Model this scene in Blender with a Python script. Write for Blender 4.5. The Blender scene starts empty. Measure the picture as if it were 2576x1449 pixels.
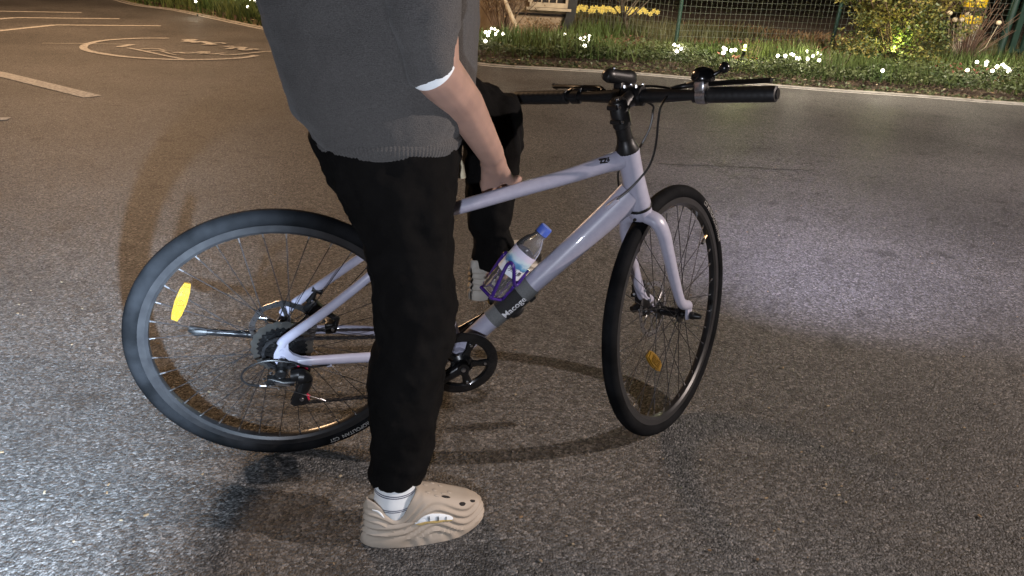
import bpy, math, random
import numpy as np
from math import sin, cos, pi, radians
from mathutils import Vector, Matrix
random.seed(7); RNG = np.random.default_rng(7)
scene = bpy.context.scene
COL = scene.collection

# ------------------------------------------------------------------ camera
CAM = np.array([0.0, 0.0, 1.2173])
PITCH, ROLL, FPX = 0.4231, -0.0549, 1845.4         # focal length in pixels of a 2576 px wide picture
_r = np.array([1, 0, 0.]); _f = np.array([0, cos(PITCH), -sin(PITCH)]); _d = np.cross(_f, _r)
MX = cos(ROLL)*_r + sin(ROLL)*_d; MY = -sin(ROLL)*_r + cos(ROLL)*_d; MZ = _f
cd = bpy.data.cameras.new("camera"); cam = bpy.data.objects.new("camera", cd); COL.objects.link(cam)
cam.matrix_world = Matrix(((MX[0], -MY[0], -MZ[0], CAM[0]), (MX[1], -MY[1], -MZ[1], CAM[1]), (MX[2], -MY[2], -MZ[2], CAM[2]), (0, 0, 0, 1)))
cd.sensor_width = 36; cd.lens = FPX/2576*36; cd.clip_start = .05; cd.clip_end = 500
scene.camera = cam

# ------------------------------------------------------------------ night sky and exposure
w = bpy.data.worlds.new("World"); scene.world = w; w.use_nodes = True
bgn = w.node_tree.nodes['Background']
sky = w.node_tree.nodes.new('ShaderNodeTexSky'); sky.sky_type = 'NISHITA'; sky.sun_disc = False
sky.sun_elevation = radians(-4); sky.sun_rotation = radians(200)
w.node_tree.links.new(sky.outputs[0], bgn.inputs[0]); bgn.inputs[1].default_value = 0.08
scene.view_settings.view_transform = 'Standard'; scene.view_settings.look = 'None'
scene.view_settings.exposure = 0; scene.view_settings.gamma = 1

# ------------------------------------------------------------------ lamps (street lamps stand outside the frame)
def lamp(name, kind, loc, power, color, radius=.1, aim=None, cone=None, blend=.5):
    d = bpy.data.lights.new(name, kind); d.energy = power; d.color = color; d.shadow_soft_size = radius
    o = bpy.data.objects.new(name, d); COL.objects.link(o); o.location = loc
    if kind == 'SPOT': d.spot_size = radians(cone); d.spot_blend = blend
    if aim is not None: o.rotation_euler = (Vector(aim)-Vector(loc)).to_track_quat('-Z', 'Y').to_euler()
    return o
lamp('street_lamp_light', 'POINT', (-6.5, 10.5, 5.2), 2500, (1.0, .62, .34), 1.3)
lamp('street_lamp_light', 'POINT', (8.1, 1.5, 4.5), 3900, (1.0, .84, .76), .08)
lamp('hand_torch_light', 'SPOT', (-.13, .156, .838), 2100, (.62, .79, 1.0), .012, (-3.6, 3.0, .34), 78, 1.0)
lamp('hand_torch_spill', 'SPOT', (-.13, .156, .838), 50, (.84, .88, 1.0), .02, (-.5, 2.2, .4), 150, .6)
lamp('verge_fill_light', 'SPOT', (3.8, 7.4, 4.8), 2600, (1.0, .88, .68), .12, (4.0, 12.5, 0), 112, .9)  # added fill spot above the road, brightens the planting; no actual lamp there

# ------------------------------------------------------------------ reading positions
def ray(px, py):
    d = (px-1288)/FPX*MX + (py-724.5)/FPX*MY + MZ
    return d/np.linalg.norm(d)
def G(px, py, z=0.):                       # ground point
    d = ray(px, py); return CAM + d*((z-CAM[2])/d[2])
def W(px, py, y):                          # point at distance y
    d = ray(px, py); return CAM + d*(y/d[1])
def V(*a): return np.array(a, float)
def unit(a): return np.asarray(a)/np.linalg.norm(a)

# bicycle frame of reference: X forward, Y left, Z up, origin under the rear axle
B = np.array([[0.966894, -0.253583, 0.028493], [0.255178, 0.960847, -0.107964], [0, 0.111661, 0.993746]])
BO = V(-0.554312, 1.583501, 0)
AXS = V(0.99513, 0, 0.334417)              # a point of the steering axis
S = np.array([[0.772699, -0.628906, -0.086102], [0.628906, 0.740084, 0.23823], [-0.086102, -0.23823, 0.967384]])
US = V(-.354238, 0, .935155); NS = V(.935155, 0, .354238); WB = 1.0336; RO = .349
def bw(X): return BO + np.asarray(X)@B.T
def st(X): return (np.asarray(X)-AXS)@S.T + AXS      # turns handlebar-side points with the steering
def bk(px, py, y=0.):                                # on the plane Y=y of the bicycle
    n = B@V(0, 1, 0); pt = bw(V(0, y, 0)); d = ray(px, py)
    return (CAM + d*(((pt-CAM)@n)/(d@n)) - BO)@B

# ------------------------------------------------------------------ materials
def mat(name, col, rough=.5, metal=0., col2=None, nscale=30, bump=0., bscale=200, bdist=.001, spec=.5, coat=0., trans=0., ior=1.45, emit=None, estr=0., sss=0., sheen=0., detail=3):
    m = bpy.data.materials.new(name); m.use_nodes = True; nt = m.node_tree; p = nt.nodes['Principled BSDF']
    p.inputs['Base Color'].default_value = (*col, 1); p.inputs['Roughness'].default_value = rough; p.inputs['Metallic'].default_value = metal
    p.inputs['Specular IOR Level'].default_value = spec; p.inputs['Coat Weight'].default_value = coat
    p.inputs['Transmission Weight'].default_value = trans; p.inputs['IOR'].default_value = ior
    if sheen: p.inputs['Sheen Weight'].default_value = sheen
    if sss: p.inputs['Subsurface Weight'].default_value = sss; p.inputs['Subsurface Radius'].default_value = (.01, .004, .002)
    if emit: p.inputs['Emission Color'].default_value = (*emit, 1); p.inputs['Emission Strength'].default_value = estr
    tc = nt.nodes.new('ShaderNodeTexCoord')
    if col2 is not None:
        n = nt.nodes.new('ShaderNodeTexNoise'); n.inputs['Scale'].default_value = nscale; n.inputs['Detail'].default_value = detail
        r = nt.nodes.new('ShaderNodeValToRGB'); r.color_ramp.elements[0].position = .35; r.color_ramp.elements[1].position = .65
        r.color_ramp.elements[0].color = (*col, 1); r.color_ramp.elements[1].color = (*col2, 1)
        nt.links.new(tc.outputs['Object'], n.inputs['Vector']); nt.links.new(n.outputs['Fac'], r.inputs['Fac']); nt.links.new(r.outputs[0], p.inputs['Base Color'])
    if bump:
        n = nt.nodes.new('ShaderNodeTexNoise'); n.inputs['Scale'].default_value = bscale; n.inputs['Detail'].default_value = 4
        b = nt.nodes.new('ShaderNodeBump'); b.inputs['Strength'].default_value = bump; b.inputs['Distance'].default_value = bdist
        nt.links.new(tc.outputs['Object'], n.inputs['Vector']); nt.links.new(n.outputs['Fac'], b.inputs['Height']); nt.links.new(b.outputs[0], p.inputs['Normal'])
    return m
def P_(m): return m.node_tree.nodes['Principled BSDF']

def asphalt_material():
    m = bpy.data.materials.new('asphalt'); m.use_nodes = True; nt = m.node_tree; N = nt.nodes; L = nt.links.new; p = N['Principled BSDF']
    tc = N.new('ShaderNodeTexCoord'); co = tc.outputs['Object']
    wn = N.new('ShaderNodeTexNoise'); wn.inputs['Scale'].default_value = 55; wn.inputs['Detail'].default_value = 2; L(co, wn.inputs['Vector'])
    wa = N.new('ShaderNodeVectorMath'); wa.operation = 'SCALE'; wa.inputs['Scale'].default_value = .010; L(wn.outputs['Color'], wa.inputs[0])
    ad = N.new('ShaderNodeVectorMath'); ad.operation = 'ADD'; L(co, ad.inputs[0]); L(wa.outputs[0], ad.inputs[1])
    vo = N.new('ShaderNodeTexVoronoi'); vo.inputs['Scale'].default_value = 150; L(ad.outputs[0], vo.inputs['Vector'])
    vo2 = N.new('ShaderNodeTexVoronoi'); vo2.inputs['Scale'].default_value = 300; L(ad.outputs[0], vo2.inputs['Vector'])
    sep = N.new('ShaderNodeSeparateColor'); L(vo.outputs['Color'], sep.inputs[0])
    r = N.new('ShaderNodeValToRGB'); e = r.color_ramp.elements
    e[0].position = 0; e[0].color = (.030, .029, .028, 1); e[1].position = 1; e[1].color = (.24, .225, .21, 1)
    for ps, v in ((.35, .058), (.75, .115), (.95, .17)):
        x = e.new(ps); x.color = (v, v*.965, v*.93, 1)
    L(sep.outputs[0], r.inputs['Fac'])
    big = N.new('ShaderNodeTexNoise'); big.inputs['Scale'].default_value = .9; big.inputs['Detail'].default_value = 6; L(co, big.inputs['Vector'])
    mr = N.new('ShaderNodeMapRange'); mr.inputs['From Min'].default_value = .3; mr.inputs['From Max'].default_value = .7; mr.inputs['To Min'].default_value = .62; mr.inputs['To Max'].default_value = 1.22; L(big.outputs['Fac'], mr.inputs['Value'])
    st2 = N.new('ShaderNodeTexNoise'); st2.inputs['Scale'].default_value = 7; st2.inputs['Detail'].default_value = 5; L(co, st2.inputs['Vector'])
    m2 = N.new('ShaderNodeMapRange'); m2.inputs['From Min'].default_value = .30; m2.inputs['From Max'].default_value = .42; m2.inputs['To Min'].default_value = .55; m2.inputs['To Max'].default_value = 1.0; L(st2.outputs['Fac'], m2.inputs['Value'])
    mm = N.new('ShaderNodeMath'); mm.operation = 'MULTIPLY'; L(mr.outputs[0], mm.inputs[0]); L(m2.outputs[0], mm.inputs[1])
    mx = N.new('ShaderNodeVectorMath'); mx.operation = 'SCALE'; L(r.outputs[0], mx.inputs[0]); L(mm.outputs[0], mx.inputs['Scale'])
    L(mx.outputs[0], p.inputs['Base Color'])
    h = N.new('ShaderNodeMath'); h.operation = 'MULTIPLY_ADD'; h.inputs[1].default_value = -1.0; L(vo.outputs['Distance'], h.inputs[0]); 
    h2 = N.new('ShaderNodeMath'); h2.operation = 'MULTIPLY'; h2.inputs[1].default_value = -.5; L(vo2.outputs['Distance'], h2.inputs[0]); L(h2.outputs[0], h.inputs[2])
    fine = N.new('ShaderNodeTexNoise'); fine.inputs['Scale'].default_value = 38; fine.inputs['Detail'].default_value = 3; L(co, fine.inputs['Vector'])
    h3 = N.new('ShaderNodeMath'); h3.operation = 'ADD'; L(h.outputs[0], h3.inputs[0]); L(fine.outputs['Fac'], h3.inputs[1])
    bp = N.new('ShaderNodeBump'); bp.inputs['Strength'].default_value = 1; bp.inputs['Distance'].default_value = .0050; L(h3.outputs[0], bp.inputs['Height']); L(bp.outputs[0], p.inputs['Normal'])
    rr = N.new('ShaderNodeMapRange'); rr.inputs['To Min'].default_value = .42; rr.inputs['To Max'].default_value = .75; L(sep.outputs[1], rr.inputs['Value']); L(rr.outputs[0], p.inputs['Roughness'])
    p.inputs['Specular IOR Level'].default_value = .5
    return m
M = {}
M['asphalt'] = asphalt_material()
M['paint_white'] = mat('road_paint', (.46, .445, .41), .75, col2=(.20, .193, .18), nscale=45, bump=.8, bscale=120, bdist=.004, detail=6)
M['kerb'] = mat('kerb_concrete', (.27, .26, .235), .85, col2=(.17, .16, .14), nscale=9, bump=.5, bscale=60, bdist=.004)
M['soil'] = mat('soil', (.050, .036, .026), .95, col2=(.10, .068, .046), nscale=6, bump=1, bscale=40, bdist=.03)
M['lilac'] = mat('lilac_paint', (.345, .345, .435), .36, coat=.3, col2=(.38, .38, .465), nscale=60, bump=.12, bscale=900, bdist=.0003)
M['black'] = mat('black_satin', (.006, .006, .0065), .38, col2=(.010, .010, .0105), nscale=90, bump=.1, bscale=500, bdist=.0003)
M['blackgloss'] = mat('black_gloss', (.005, .005, .0055), .22, coat=.3, col2=(.008, .008, .0085), nscale=50)
M['plastic'] = mat('black_plastic', (.008, .008, .0085), .5, col2=(.013, .013, .0135), nscale=120, bump=.2, bscale=700, bdist=.0004)
M['steel'] = mat('brushed_steel', (.60, .60, .62), .28, 1, col2=(.42, .42, .44), nscale=200)
M['darksteel'] = mat('dark_steel', (.07, .07, .075), .45, .8, col2=(.035, .035, .038), nscale=120, bump=.3, bscale=300, bdist=.0005)
M['brass'] = mat('brass', (.75, .55, .28), .3, 1, col2=(.62, .44, .2), nscale=90)
M['rubber'] = mat('tyre_rubber', (.0035, .0038, .0043), .78, spec=.06, col2=(.0095, .0100, .0112), nscale=14, bump=.35, bscale=260, bdist=.0006, detail=6)
M['rimblack'] = mat('rim_anodised', (.013, .013, .014), .3, .0, coat=.3, col2=(.019, .019, .02), nscale=40)
M['amber'] = mat('amber_reflector', (.15, .075, .003), .3, coat=.15, col2=(.26, .15, .006), nscale=420, bump=.9, bscale=900, bdist=.001, spec=.8)
M['red'] = mat('red_plastic', (.50, .02, .06), .4, col2=(.42, .015, .05), nscale=50)
M['clear'] = mat('clear_plastic', (.9, .9, .92), .06, trans=.93, ior=1.25, col2=(.82, .83, .86), nscale=30, bump=.2, bscale=50, bdist=.002)
M['smoke'] = mat('clear_disc', (.22, .215, .20), .3, trans=.85, ior=1.05, col2=(.16, .155, .145), nscale=50)
M['cap'] = mat('blue_cap', (.07, .13, .52), .38, col2=(.09, .16, .58), nscale=60)
M['purple'] = mat('purple_plastic', (.035, .012, .15), .22, coat=.6, col2=(.045, .016, .18), nscale=60)
M['strap'] = mat('strap_webbing', (.014, .014, .015), .8, col2=(.02, .02, .021), nscale=300, bump=.5, bscale=600, bdist=.001)
M['strapgrey'] = mat('grey_strap', (.12, .125, .125), .75, col2=(.15, .155, .155), nscale=300, bump=.5, bscale=600, bdist=.001)
M['letter'] = mat('white_letter', (.78, .78, .80), .6, col2=(.7, .7, .72), nscale=80)
M['tyreletter'] = mat('grey_letter', (.33, .32, .31), .6, col2=(.22, .22, .21), nscale=200)
M['lens'] = mat('lamp_lens', (.9, .92, 1), .1, emit=(.85, .92, 1), estr=7)
M['skin'] = mat('skin', (.30, .19, .15), .6, col2=(.36, .225, .175), nscale=25, sss=.06, bump=.2, bscale=300, bdist=.0008)
M['trouser'] = mat('black_trousers', (.003, .0028, .0028), .9, col2=(.005, .0047, .0046), nscale=12, bump=.6, bscale=16, bdist=.012, spec=.1)
M['hair'] = mat('black_hair', (.012, .010, .009), .5, col2=(.02, .016, .014), nscale=80, bump=.5, bscale=90, bdist=.004)
M['lining'] = mat('white_cuff', (.72, .76, .78), .8, col2=(.64, .68, .70), nscale=50)
M['eye'] = mat('eye', (.8, .78, .75), .2, col2=(.7, .68, .66), nscale=50)
M['foam'] = mat('beige_foam', (.36, .315, .26), .62, col2=(.33, .275, .215), nscale=9, bump=.25, bscale=350, bdist=.0006)
M['foamgrey'] = mat('grey_foam', (.40, .375, .33), .62, col2=(.35, .33, .29), nscale=9, bump=.25, bscale=350, bdist=.0006)
M['insole'] = mat('tan_insole', (.42, .31, .12), .6, col2=(.36, .26, .1), nscale=40)
M['dark'] = mat('dark_hole', (.012, .010, .009), .9, col2=(.02, .017, .015), nscale=50)
M['wire'] = mat('fence_wire', (.20, .23, .19), .45, .4, col2=(.22, .25, .2), nscale=3)
M['greenpost'] = mat('green_post', (.010, .032, .024), .45, col2=(.016, .042, .03), nscale=8, bump=.2, bscale=60, bdist=.002)
M['wood'] = mat('weathered_wood', (.34, .255, .17), .8, col2=(.22, .16, .10), nscale=5, bump=.5, bscale=25, bdist=.006, detail=8)
M['woodpale'] = mat('pale_wood', (.46, .37, .26), .75, col2=(.34, .27, .19), nscale=7, bump=.4, bscale=25, bdist=.004)
M['tar'] = mat('black_rim', (.012, .011, .010), .5, col2=(.02, .018, .016), nscale=6, bump=.3, bscale=30, bdist=.004)
M['pole'] = mat('pole_concrete', (.33, .30, .25), .85, col2=(.24, .22, .19), nscale=5, bump=.4, bscale=50, bdist=.004)
M['yellowtape'] = mat('yellow_tape', (.85, .62, .03), .35, col2=(.75, .52, .02), nscale=7, bump=.3, bscale=12, bdist=.01)
M['blacktape'] = mat('black_tape', (.012, .012, .012), .3, col2=(.03, .03, .03), nscale=6, bump=.3, bscale=12, bdist=.01)
M['grass'] = mat('grass_blades', (.045, .075, .018), .65, col2=(.085, .11, .032), nscale=1.3, spec=.25, detail=5)
M['grasspale'] = mat('pale_grass_blades', (.075, .085, .035), .65, col2=(.13, .12, .06), nscale=1.7, spec=.25, detail=5)
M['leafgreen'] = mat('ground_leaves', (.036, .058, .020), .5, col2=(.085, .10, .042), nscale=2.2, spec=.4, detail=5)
M['drygrass'] = mat('dry_grass', (.22, .145, .075), .8, col2=(.12, .075, .045), nscale=2, spec=.2, detail=5)
M['pinkleaf'] = mat('reddish_leaves', (.22, .075, .06), .7, col2=(.13, .05, .04), nscale=4, spec=.3)
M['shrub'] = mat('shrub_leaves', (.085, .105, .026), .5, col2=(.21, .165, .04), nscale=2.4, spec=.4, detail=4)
M['twig'] = mat('twig_bark', (.16, .10, .065), .8, col2=(.10, .065, .045), nscale=20)
M['bark'] = mat('bark', (.13, .095, .065), .85, col2=(.08, .06, .04), nscale=14, bump=.6, bscale=30, bdist=.006)
M['petal'] = mat('daffodil_petal', (.85, .74, .16), .55, col2=(.8, .66, .2), nscale=30)
M['cream'] = mat('cream_petal', (.62, .54, .36), .6, col2=(.5, .44, .3), nscale=30)
M['bulb'] = mat('lamp_bulb', (1, .95, .8), .4, emit=(1, .93, .74), estr=9)
M['limelamp'] = mat('lime_lamp', (.7, .9, .2), .4, emit=(.85, 1, .18), estr=3.0)
M['darkleaf'] = mat('dark_foliage', (.022, .028, .014), .7, col2=(.045, .045, .024), nscale=1.2, spec=.2)
M['litter'] = mat('fallen_leaves', (.20, .13, .07), .8, col2=(.34, .29, .2), nscale=9, detail=2)
M['crack'] = mat('crack_filler', (.010, .010, .010), .6, col2=(.018, .018, .018), nscale=20)

def knit_material(name, rib):
    m = bpy.data.materials.new(name); m.use_nodes = True; nt = m.node_tree; N = nt.nodes; L = nt.links.new; p = N['Principled BSDF']
    tc = N.new('ShaderNodeTexCoord'); n = N.new('ShaderNodeTexNoise'); n.inputs['Scale'].default_value = 420; n.inputs['Detail'].default_value = 3; L(tc.outputs['Object'], n.inputs['Vector'])
    r = N.new('ShaderNodeValToRGB'); r.color_ramp.elements[0].position = .3; r.color_ramp.elements[1].position = .72
    r.color_ramp.elements[0].color = (.052, .050, .049, 1); r.color_ramp.elements[1].color = (.088, .086, .084, 1)
    L(n.outputs['Fac'], r.inputs['Fac']); L(r.outputs[0], p.inputs['Base Color'])
    wv = N.new('ShaderNodeTexWave'); wv.bands_direction = 'Z'; wv.inputs['Scale'].default_value = 95; wv.inputs['Distortion'].default_value = 9; wv.inputs['Detail'].default_value = 2; L(tc.outputs['Object'], wv.inputs['Vector'])
    a = N.new('ShaderNodeMath'); a.operation = 'MULTIPLY_ADD'; a.inputs[1].default_value = .3; L(wv.outputs['Fac'], a.inputs[0]); L(n.outputs['Fac'], a.inputs[2])
    b = N.new('ShaderNodeBump'); b.inputs['Strength'].default_value = .7; b.inputs['Distance'].default_value = .0022; L(a.outputs[0], b.inputs['Height']); L(b.outputs[0], p.inputs['Normal'])
    p.inputs['Roughness'].default_value = .95; p.inputs['Specular IOR Level'].default_value = .2; p.inputs['Sheen Weight'].default_value = .08
    return m
M['knit'] = knit_material('grey_knit', False)

def sock_material():
    m = mat('white_ribbed_sock', (.70, .74, .76), .85); nt = m.node_tree; N = nt.nodes; L = nt.links.new; p = P_(m)
    tc = N.new('ShaderNodeTexCoord'); se = N.new('ShaderNodeSeparateXYZ'); L(tc.outputs['UV'], se.inputs[0])
    r = N.new('ShaderNodeValToRGB'); r.color_ramp.interpolation = 'CONSTANT'; e = r.color_ramp.elements
    wh = (.70, .74, .76, 1); nv = (.03, .04, .09, 1)
    e[0].position = 0; e[0].color = wh; e[1].position = .30; e[1].color = nv
    for ps, c in ((.32, wh), (.335, nv), (.355, wh), (.56, nv), (.58, wh), (.595, nv), (.615, wh)): x = e.new(ps); x.color = c
    L(se.outputs[1], r.inputs['Fac']); L(r.outputs[0], p.inputs['Base Color'])
    wv = N.new('ShaderNodeTexWave'); wv.bands_direction = 'X'; wv.inputs['Scale'].default_value = 18; L(tc.outputs['UV'], wv.inputs['Vector'])
    b = N.new('ShaderNodeBump'); b.inputs['Strength'].default_value = .5; b.inputs['Distance'].default_value = .002; L(wv.outputs['Fac'], b.inputs['Height']); L(b.outputs[0], p.inputs['Normal'])
    return m
M['sock'] = sock_material()

def label_material():
    m = mat('bottle_label', (.72, .76, .80), .45); nt = m.node_tree; N = nt.nodes; L = nt.links.new; p = P_(m)
    tc = N.new('ShaderNodeTexCoord'); n = N.new('ShaderNodeTexNoise'); n.inputs['Scale'].default_value = 5; n.inputs['Detail'].default_value = 3; L(tc.outputs['UV'], n.inputs['Vector'])
    se = N.new('ShaderNodeSeparateXYZ'); L(tc.outputs['UV'], se.inputs[0])
    a = N.new('ShaderNodeMath'); a.operation = 'MULTIPLY_ADD'; a.inputs[1].default_value = .35; L(n.outputs['Fac'], a.inputs[0]); L(se.outputs[1], a.inputs[2])
    r = N.new('ShaderNodeValToRGB'); e = r.color_ramp.elements; wh = (.74, .77, .82, 1)
    e[0].position = 0; e[0].color = wh; e[1].position = 1; e[1].color = (.70, .66, .80, 1)
    for ps, c in ((.52, wh), (.58, (.05, .17, .36, 1)), (.70, (.16, .38, .60, 1)), (.80, (.55, .70, .78, 1)), (.88, (.62, .74, .80, 1))): x = e.new(ps); x.color = c
    L(a.outputs[0], r.inputs['Fac']); L(r.outputs[0], p.inputs['Base Color'])
    return m
M['label'] = label_material()

# ------------------------------------------------------------------ mesh helpers
class MB:
    def __init__(s): s.v = []; s.f = []; s.n = 0; s.uv = None
    def add(s, v, f):
        v = np.asarray(v, float).reshape(-1, 3); s.v.append(v)
        s.f += [tuple(int(i)+s.n for i in q) for q in f]; s.n += len(v); return s
    def grid(s, G_, cu=False, cv=False):
        G_ = np.asarray(G_, float); a, b = G_.shape[:2]; f = []
        for i in range(a if cu else a-1):
            for j in range(b if cv else b-1):
                i2 = (i+1) % a; j2 = (j+1) % b
                f.append((i*b+j, i2*b+j, i2*b+j2, i*b+j2))
        return s.add(G_.reshape(-1, 3), f)
    def box(s, c, d, R=None, bev=0.):
        c = np.asarray(c, float); h = np.asarray(d, float)/2
        if bev <= 0:
            v = np.array([[x, y, z] for x in (-1, 1) for y in (-1, 1) for z in (-1, 1)])*h
            f = [(0, 1, 3, 2), (4, 6, 7, 5), (0, 4, 5, 1), (2, 3, 7, 6), (0, 2, 6, 4), (1, 5, 7, 3)]
        else:                                   # rounded box: superellipsoid grid
            a = np.linspace(-pi/2, pi/2, 9); b_ = np.linspace(0, 2*pi, 20, endpoint=False); e = .25
            sg = lambda x, p: np.sign(x)*np.abs(x)**p
            A_, B_ = np.meshgrid(a, b_, indexing='ij')
            g = np.stack([sg(np.cos(A_), e)*sg(np.cos(B_), e)*h[0], sg(np.cos(A_), e)*sg(np.sin(B_), e)*h[1], sg(np.sin(A_), e)*h[2]], -1)
            if R is not None: g = g@np.asarray(R).T
            return s.grid(g+c, cv=True)
        if R is not None: v = v@np.asarray(R).T
        return s.add(v+c, f)
    def tube(s, pts, r, n=12, ry=None, up=None, cap=True, sec=None, twist0=None):
        pts = np.asarray(pts, float); k = len(pts); r = np.broadcast_to(np.asarray(r, float), (k,)); ry = r if ry is None else np.broadcast_to(np.asarray(ry, float), (k,))
        T = np.gradient(pts, axis=0) if k > 2 else np.repeat((pts[1]-pts[0])[None], 2, 0)
        T = T/np.maximum(np.linalg.norm(T, axis=1, keepdims=True), 1e-12)
        a = np.asarray(up, float) if up is not None else (V(0, 0, 1) if abs(T[0][2]) < .9 else V(1, 0, 0))
        g = []; th = np.linspace(0, 2*pi, n, endpoint=False)
        if sec is None: cx, cy = np.cos(th), np.sin(th)
        else: cx, cy = sec
        for i in range(k):
            if up is None and i > 0: a = a - (a@T[i])*T[i]
            u_ = unit(a-(a@T[i])*T[i]); v_ = np.cross(T[i], u_); a = u_ if up is None else a
            g.append(pts[i]+np.outer(cx*ry[i], u_)+np.outer(cy*r[i], v_))     # ry along 'up', r sideways
        g = np.array(g); s.grid(g, cv=True)
        if cap:
            m = len(cx); s.add(g[0], [tuple(range(m))[::-1]]); s.add(g[-1], [tuple(range(m))])
        return s
    def lathe(s, prof, c, ax, n=32, cap=True):
        c = np.asarray(c, float); ax = unit(ax); a = V(0, 0, 1) if abs(ax[2]) < .9 else V(1, 0, 0); u_ = unit(np.cross(a, ax)); v_ = np.cross(ax, u_)
        th = np.linspace(0, 2*pi, n, endpoint=False); ring = np.outer(np.cos(th), u_)+np.outer(np.sin(th), v_)
        g = np.array([c+ax*h+ring*max(r, 1e-5) for h, r in prof]); return s.grid(g, cv=True)
    def ring(s, prof, c, ax, n=72):             # closed profile revolved
        c = np.asarray(c, float); ax = unit(ax); a = V(0, 0, 1) if abs(ax[2]) < .9 else V(1, 0, 0); u_ = unit(np.cross(a, ax)); v_ = np.cross(ax, u_)
        th = np.linspace(0, 2*pi, n, endpoint=False); rg = np.outer(np.cos(th), u_)+np.outer(np.sin(th), v_)
        g = np.array([c+ax*h+rg*r for h, r in prof]); return s.grid(g, cu=True, cv=True)
    def ball(s, c, r, n=12, R=None):
        a = np.linspace(-pi/2, pi/2, n//2+1); b_ = np.linspace(0, 2*pi, n, endpoint=False); A_, B_ = np.meshgrid(a, b_, indexing='ij')
        g = np.stack([np.cos(A_)*np.cos(B_), np.cos(A_)*np.sin(B_), np.sin(A_)], -1)*np.broadcast_to(r, (3,))
        if R is not None: g = g@np.asarray(R).T
        return s.grid(g+np.asarray(c), cv=True)
    def poly(s, pts, ext):                      # flat polygon extruded both ways by ext/2
        p = np.asarray(pts, float); e = np.asarray(ext, float)/2; k = len(p)
        v = np.concatenate([p-e, p+e]); f = [tuple(range(k))[::-1], tuple(range(k, 2*k))]+[(i, (i+1) % k, k+(i+1) % k, k+i) for i in range(k)]
        return s.add(v, f)
    def caps(s, pts, rs, n=14):                 # tapered capsule chain for unions
        pts = [np.asarray(q, float) for q in pts]
        for i in range(len(pts)-1):
            a, b_, ra, rb = pts[i], pts[i+1], rs[i], rs[i+1]
            k = max(2, int(np.linalg.norm(b_-a)/max(.012, min(ra, rb)*.6)))
            s.tube([a+(b_-a)*t for t in np.linspace(0, 1, k+1)], [ra+(rb-ra)*t for t in np.linspace(0, 1, k+1)], n)
            s.ball(a, ra, n); s.ball(b_, rb, n)
        return s
    def map(s, fn): s.v = [fn(x) for x in s.v]; return s
    def mesh(s, name, m, smooth=True, ang=40):
        me = bpy.data.meshes.new(name); v = np.concatenate(s.v) if s.v else np.zeros((0, 3))
        me.from_pydata(v.tolist(), [], s.f); me.materials.append(m)
        if smooth:
            me.polygons.foreach_set('use_smooth', [True]*len(me.polygons))
            if ang: me.set_sharp_from_angle(angle=radians(ang))
        me.update(); return me
    def build(s, name, m, parent=None, smooth=True, ang=40):
        o = bpy.data.objects.new(name, s.mesh(name, m, smooth, ang)); COL.objects.link(o)
        if parent is not None: o.parent = parent
        return o
def pegs(name, m_, par, items, F=lambda a: np.asarray(a, float)):
    for pts, r, n in items: k = MB(); k.tube(pts, r, n); k.map(F); k.build(name, m_, par)
def tag(o, label=None, cat=None, group=None, kind=None):
    if label: o['label'] = label
    if cat: o['category'] = cat
    if group: o['group'] = group
    if kind: o['kind'] = kind
    return o
def empty(name, loc, label, cat, group=None):
    o = bpy.data.objects.new(name, None); COL.objects.link(o); o.location = [float(x) for x in loc]; o.empty_display_size = .1
    return tag(o, label, cat, group)
def smooth_path(pts, k=8):                      # Catmull-Rom
    p = [np.asarray(q, float) for q in pts]; p = [2*p[0]-p[1]]+p+[2*p[-1]-p[-2]]; out = []
    for i in range(1, len(p)-2):
        for t in np.linspace(0, 1, k, endpoint=False):
            a, b_, c, d = p[i-1:i+3]
            out.append(.5*((2*b_)+(c-a)*t+(2*a-5*b_+4*c-d)*t*t+(3*b_-a-3*c+d)*t**3))
    out.append(p[-2]); return np.array(out)
def text_mesh(txt, size):
    cu = bpy.data.curves.new('t', 'FONT'); cu.body = txt; cu.size = size; cu.align_x = 'LEFT'; cu.offset = size*.012
    o = bpy.data.objects.new('t', cu); COL.objects.link(o); dg = bpy.context.evaluated_depsgraph_get()
    me = bpy.data.meshes.new_from_object(o.evaluated_get(dg)); v = np.array([list(q.co) for q in me.vertices]); f = [tuple(q.vertices) for q in me.polygons]
    bpy.data.objects.remove(o); bpy.data.meshes.remove(me); return v, f
def subdivide_long(v, f, L):                    # keep letter faces small so they can follow a curved surface
    import bmesh
    bm = bmesh.new(); vs = [bm.verts.new(q) for q in v]
    for q in f:
        try: bm.faces.new([vs[i] for i in q])
        except ValueError: pass
    for _ in range(4):
        e = [x for x in bm.edges if x.calc_length() > L]
        if not e: break
        bmesh.ops.subdivide_edges(bm, edges=e, cuts=1); bmesh.ops.triangulate(bm, faces=bm.faces[:])
    bm.verts.index_update(); v2 = np.array([list(q.co) for q in bm.verts]); f2 = [tuple(x.index for x in q.verts) for q in bm.faces]; bm.free(); return v2, f2

# ================================================================== SETTING
def sheet(name, x0, x1, y0, y1, z, m, nx=2, ny=2, bumpz=0):
    X, Y = np.meshgrid(np.linspace(x0, x1, nx), np.linspace(y0, y1, ny), indexing='ij'); Z = np.full_like(X, z)
    mb = MB(); mb.grid(np.stack([X, Y, Z], -1)); return mb.build(name, m)
road = sheet('road', -60, 60, -30, 90, 0, M['asphalt']); tag(road, kind='structure')

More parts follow.
